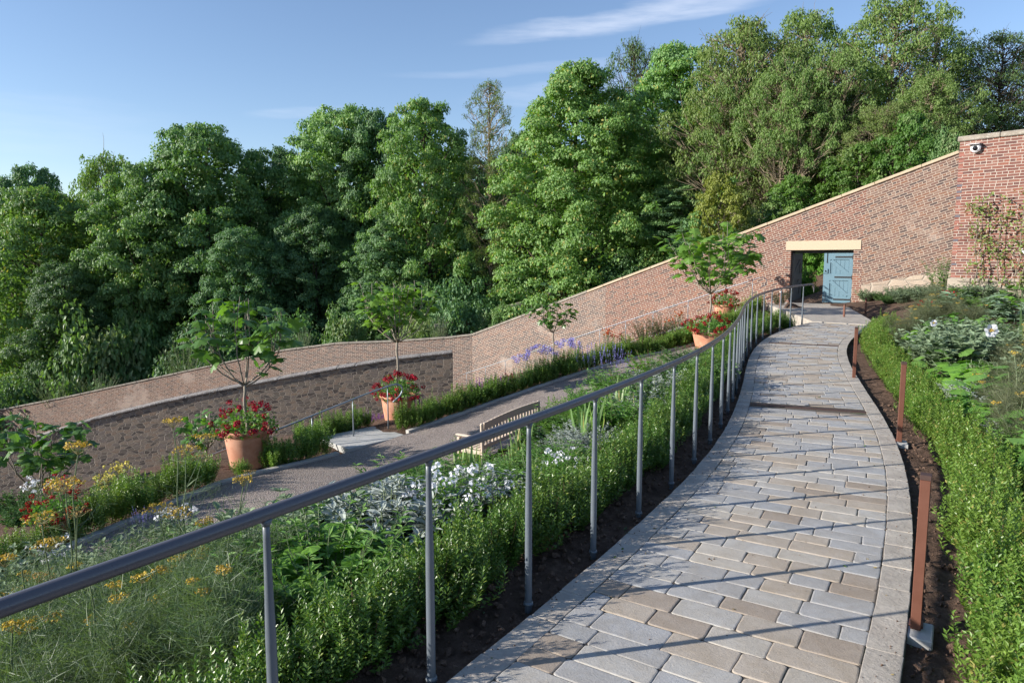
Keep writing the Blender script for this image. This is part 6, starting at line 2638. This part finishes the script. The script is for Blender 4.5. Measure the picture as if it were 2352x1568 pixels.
lab = 'leafy plant in the border between hedge and raked wall'
for px, py, Y in ((1330, 850, 20.4), (1370, 835, 20.8), (1440, 815, 21.3), (1590, 765, 22.8), (1240, 880, 19.8), (1160, 912, 18.6), (1060, 935, 17.8)):
    bedplant(PERB, px, py, 1.0, lab, 'border plants before the raked wall', Y=Y)

# --- right bank
G = 'bronze fennel on the right bank'
for i, (px, py, s, lab) in enumerate(((2075, 800, 1.0, 'dark feathery fennel behind the far right hedge'), (2120, 770, 1.05, 'bronze fennel with yellow heads in the middle of the right bank'), (2030, 750, .9, 'bronze fennel nearest the spike spotlight'), (2010, 790, .8, 'bronze fennel right against the far hedge'),
                                      (2170, 745, .95, 'fennel with scattered yellow heads below the cardoon'), (2090, 725, .85, 'fennel high on the bank toward the doors'), (2230, 760, .9, 'fennel behind the tree poppy'), (2150, 715, .85, 'highest fennel under the trained tree'),
                                      (2310, 960, 1.0, 'fennel with brown yellow heads right of the silver artemisia'), (2345, 1040, 1.1, 'large fennel at the right edge of the photo'), (2240, 1010, .85, 'fennel over the broad mallow leaves'), (2330, 870, .9, 'pale fennel above the artemisia at right edge'), (2270, 1090, .9, 'fennel sprawling over the bare soil at right'))):
    rightplant(FEN3 if i % 2 else FEN4, px, py, s, lab, G)
rightplant(CARD, 2235, 725, 1.15, 'big silvery cardoon under the trained tree', 'cardoons')
rightplant(CARD, 2330, 735, 1.1, 'cardoon at the right edge below the red wall', 'cardoons')
rightplant(CARD, 2180, 700, .8, 'smaller cardoon left of the largest one', 'cardoons')
rightplant(TPOP, 2225, 870, 1.0, 'tree poppy with one large white yellow-centred flower', 'tree poppies', 0.0)
rightplant(PERS, 2150, 850, 1.0, 'grey-green leafy clump left of the white poppy flower', 'grey-green clumps on the right bank')
rightplant(PERS, 2290, 830, 1.0, 'grey-green leafy clump right of the white poppy flower', 'grey-green clumps on the right bank')
rightplant(PERS, 2200, 800, .9, 'grey-green leafy clump above the white poppy flower', 'grey-green clumps on the right bank')
G = 'broad-leaved mallows on the right bank'
for i, (px, py, s, lab) in enumerate(((2215, 950, 1.05, 'bright mallow behind the second bollard light'), (2255, 985, 1.1, 'mallow with large round leaves in the middle of the right bank'), (2275, 935, 1.05, 'large mallow leaves below the orange flowers'), (2185, 880, .95, 'mallow nearest the far right hedge'),
                                      (2190, 905, .9, 'mallow below the white poppy flower'), (2215, 1060, .9, 'dark mallow leaves over the second hedge line'), (2290, 1010, .9, 'mallow under the silver artemisia'), (2165, 835, .85, 'small bright mallow at the hedge behind third bollard'))):
    rightplant(MAL2 if i % 2 else MAL, px, py, s, lab, G)
G = 'silver artemisia on the right bank'
for px, py, s, lab in ((2265, 985, 1.2, 'tangled silver artemisia on the right bank'), (2310, 930, 1.0, 'silver artemisia close to the right edge'), (2300, 1060, .9, 'lower silver artemisia among the fennel at right')):
    rightplant(ARTE, px, py, s, lab, G)
rightplant(Kind('sword_plant', 'plant', [(None, blades(195, 16, .85, M['iris'], T_blade(5, .075, .25), .6, 'sword_plant'))]), 2372, 850, 1.0, 'blue-green sword leaves at the right edge under the red wall')
rightplant(IRIS[1], 2345, 1190, .8, 'grassy sword leaves at the right edge over bare soil')
G = 'large grey-leaved plants at bottom right'
for px, py, s, lab in ((2425, 1300, .85, 'large grey-leaved plant at the right edge beside the hedge'), (2450, 1400, .8, 'large grey leaves shaded by the hedge at the right edge'), (2400, 1215, .85, 'upper clump of large grey leaves on bare soil')):
    rightplant(BIGL, px, py, s, lab, G)
rightplant(POPPY, 2110, 745, .8, 'bright red flowers among the fennel near the doors', 'red flowers on the right bank')
rightplant(POPPY, 2180, 720, .8, 'bright red flowers left of the cardoon', 'red flowers on the right bank')
rightplant(HEL, 2215, 890, .34, 'orange flowers left of the white poppy flower', 'orange flowers on the right bank')
rightplant(HEL, 2240, 935, .30, 'orange red flowers above the round mallow leaves', 'orange flowers on the right bank')
lab = 'green leafy plant filling the right bank'
rng = np.random.default_rng(99)
for px, py in ((2060, 830), (2095, 790), (2250, 890), (2290, 900), (2330, 960), (2180, 1030), (2230, 1110), (2260, 1170), (2160, 1000), (2050, 730), (2000, 725), (2210, 760), (2270, 770), (2340, 790), (2140, 800), (2310, 1120), (2250, 720), (2300, 720), (2345, 700), (2200, 700)):
    rightplant((PERA, MAL, MAL2, PERB)[rng.integers(0, 4)], px, py, rng.uniform(.7, 1.0), lab, 'green perennials on the right bank')
lab = 'leafy plant at the foot of the walls right of the blue doors'
for px, py, Y in ((1990, 700, 24.2), (2020, 700, 23.8), (2055, 700, 23.4), (2090, 698, 23.0), (2130, 695, 22.4), (2170, 690, 21.6), (2040, 715, 22.6), (2110, 708, 21.8), (2150, 700, 21.0), (2070, 712, 22.2), (2215, 690, 18.0), (2270, 693, 17.2)):
    p = at(px, py, Y)
    (PERB, PERS)[(px // 10) % 2].place((p[0], p[1], h(p[0], p[1])), px * .3, .9, lab, 'plants at the wall foot')
# seedlings in the soil strips
G = 'seedlings in the bare soil beside the ramp'
for px, py, s, lab in ((2072, 1520, 1.3, 'largest round-leaved seedling in the soil at the bottom right'), (2083, 1345, .9, 'seedling beside the nearest bollard light'), (2085, 1275, .9, 'seedling in the soil above the nearest bollard foot'), (2090, 1385, .7, 'tiny seedling by the nearest bollard foot'),
                       (2075, 1060, 1.1, 'seedling below the second bollard light'), (1430, 1230, 1.0, 'weed seedlings at the foot of the fourth rail post'), (1195, 1465, .8, 'tuft of seedlings at the left edge of the paving'), (1120, 1420, 1.0, 'seedlings in the soil between second and third posts'), (1075, 1520, .9, 'seedlings at the foot of the nearest low post')):
    bedplant(SEED, px, py, s, lab, G)


def trained_tree():
    """espalier on the right wall"""
    A, d, nn, zf = RW
    root_s = 1.1
    o = A * [1, 1, 0] + d * root_s + nn * .22
    t = thing('trained_tree', 'fruit tree trained flat against the tall red wall', 'tree', (o[0], o[1], zf - .5))
    rng = np.random.default_rng(201)
    tb, lb = MB(), MB()
    for k in range(11):
        x = -.65 + k * .33 + rng.normal(0, .05)
        P = curve(d * x * .8 + UP * -.2, d * x + UP * rng.uniform(1.9, 2.75), 9, 0, rng, .035)
        tb.tube(P, np.linspace(.018, .006, 9), 6)
        for j in range(26):
            i = rng.integers(2, 9)
            c = P[i] + d * rng.normal(0, .14) + nn * rng.uniform(-.02, .12) + UP * rng.normal(0, .1)
            tb.tube([P[i], c], .004, 3, 0, False)
            n = 9
            lb.scat(LEAFW, c + rng.normal(0, .06, (n, 3)), sph(rng, n), nn + UP * .7 + rng.normal(0, .5, (n, 3)), .075 * rng.uniform(.6, 1.15, n))
    tb.build('trunk', M['bark'], t)
    lb.build('foliage', M['trained'], t)
    w = thing('training_wire', 'horizontal training wires and canes low on the tall red wall', 'wire', (o[0], o[1], zf - .5))
    wb = MB()
    for z in (.25, .42, 1.5):
        wb.tube([d * -.9 + UP * z - nn * .1, d * 3.5 + UP * z - nn * .1], .008, 5)
    wb.build('wire', M['bark_dark'], w)
    lt = thing('plant_label', 'small white label hanging on the trained fruit tree', 'label', tuple(o + d * .55 + nn * .12 + UP * (zf - .5 + 1.15 + .0)))
    m = MB()
    m.bbox((0, 0, 0), (.05, .006, .2), .002, unit(d * .6 + UP * .5), nn, np.cross(unit(d * .6 + UP * .5), nn))
    m.build('tag', M['white_plastic'], lt)
    s1, _ = wall_sz(2168, 640)
    m2, _t2 = shoots(205, .5, 1.35, 40, .085, 15, LEAFW, M['green'], .5, .3, .6, 'bark', .008)
    k = Kind('wall_shrub', 'shrub', [('foliage', m2)])
    p = at(2168, 668, 21.6)
    k.place((p[0], p[1], p[2] - .2), 0, 1.0, 'leafy young shrub in the angle of raked wall and red wall')


trained_tree()


def bed_cover():
    """low green carpet between the bed plants"""
    rng = np.random.default_rng(210)
    for nm, n, quad, lab, mat in (('ground_cover', 9000, 'L', 'low green ground cover between the plants of the left bank', 'green_mid'),
                                  ('ground_cover', 9000, 'R', 'low green ground cover between the plants of the right bank', 'green_mid')):
        if quad == 'L':
            s = rng.uniform(s_at_y(1.0), s_at_y(17), n)
            f = rng.uniform(0, 1, n)
            A = ramp_pts(s, np.full(n, -HW - .95))
            gx = np.interp(A[:, 1] * .62 + 6.0, GI[:, 1], GI[:, 0])
            gy = A[:, 1] * .62 + 6.0
            X, Y = A[:, 0] * (1 - f) + gx * f, A[:, 1] * (1 - f) + gy * f
        else:
            s = rng.uniform(s_at_y(4.5), SS[-1], n)
            t = HW + 1.25 + rng.uniform(0, 1, n) ** 1.2 * 6.0
            A = ramp_pts(s, t)
            X, Y = A[:, 0], A[:, 1]
            ok = ((X - RW[0][0]) * RW[2][0] + (Y - RW[0][1]) * RW[2][1] > .3)
            X, Y = X[ok], Y[ok]
        dens = np.sin(X * 2.3 + 1) * np.sin(Y * 1.9) > -.45
        X, Y = X[dens], Y[dens]
        P = np.stack([X, Y, H(X, Y) + rng.uniform(0, .12, len(X))], 1)
        m = len(P)
        mb = MB()
        mb.scat(LANCEW, P, sph(rng, m, -.1, .9), UP + rng.normal(0, .4, (m, 3)), .075 * rng.uniform(.5, 1.3, m))
        tag(mb.build(nm, M[mat]), lab, 'ground cover', kind='stuff')


bed_cover()


def litter():
    """fallen leaves and bits lying on the paving"""
    rng = np.random.default_rng(301)
    mb = MB()
    n = 70
    s = s_at_y(1.8) + (s_at_y(14) - s_at_y(1.8)) * rng.uniform(0, 1, n)
    t = np.where(rng.uniform(0, 1, n) < .6, rng.choice([-1, 1], n) * rng.uniform(HW - .25, HW - .02, n), rng.uniform(-HW, HW, n))
    P = ramp_pts(s, t, .004)
    mb.scat(LANCEW, P, np.stack([rng.normal(0, 1, n), rng.normal(0, 1, n), rng.normal(0, .05, n)], 1), UP + rng.normal(0, .25, (n, 3)), rng.uniform(.012, .032, n))
    tag(mb.build('leaf_litter', leaf_mat('fallen_leaf', (.20, .15, .06), (.30, .22, .10), .15, .7, .2, (.10, .16, .04), .3)), 'small fallen leaves lying on the paved ramp', 'leaf litter', kind='stuff')


litter()
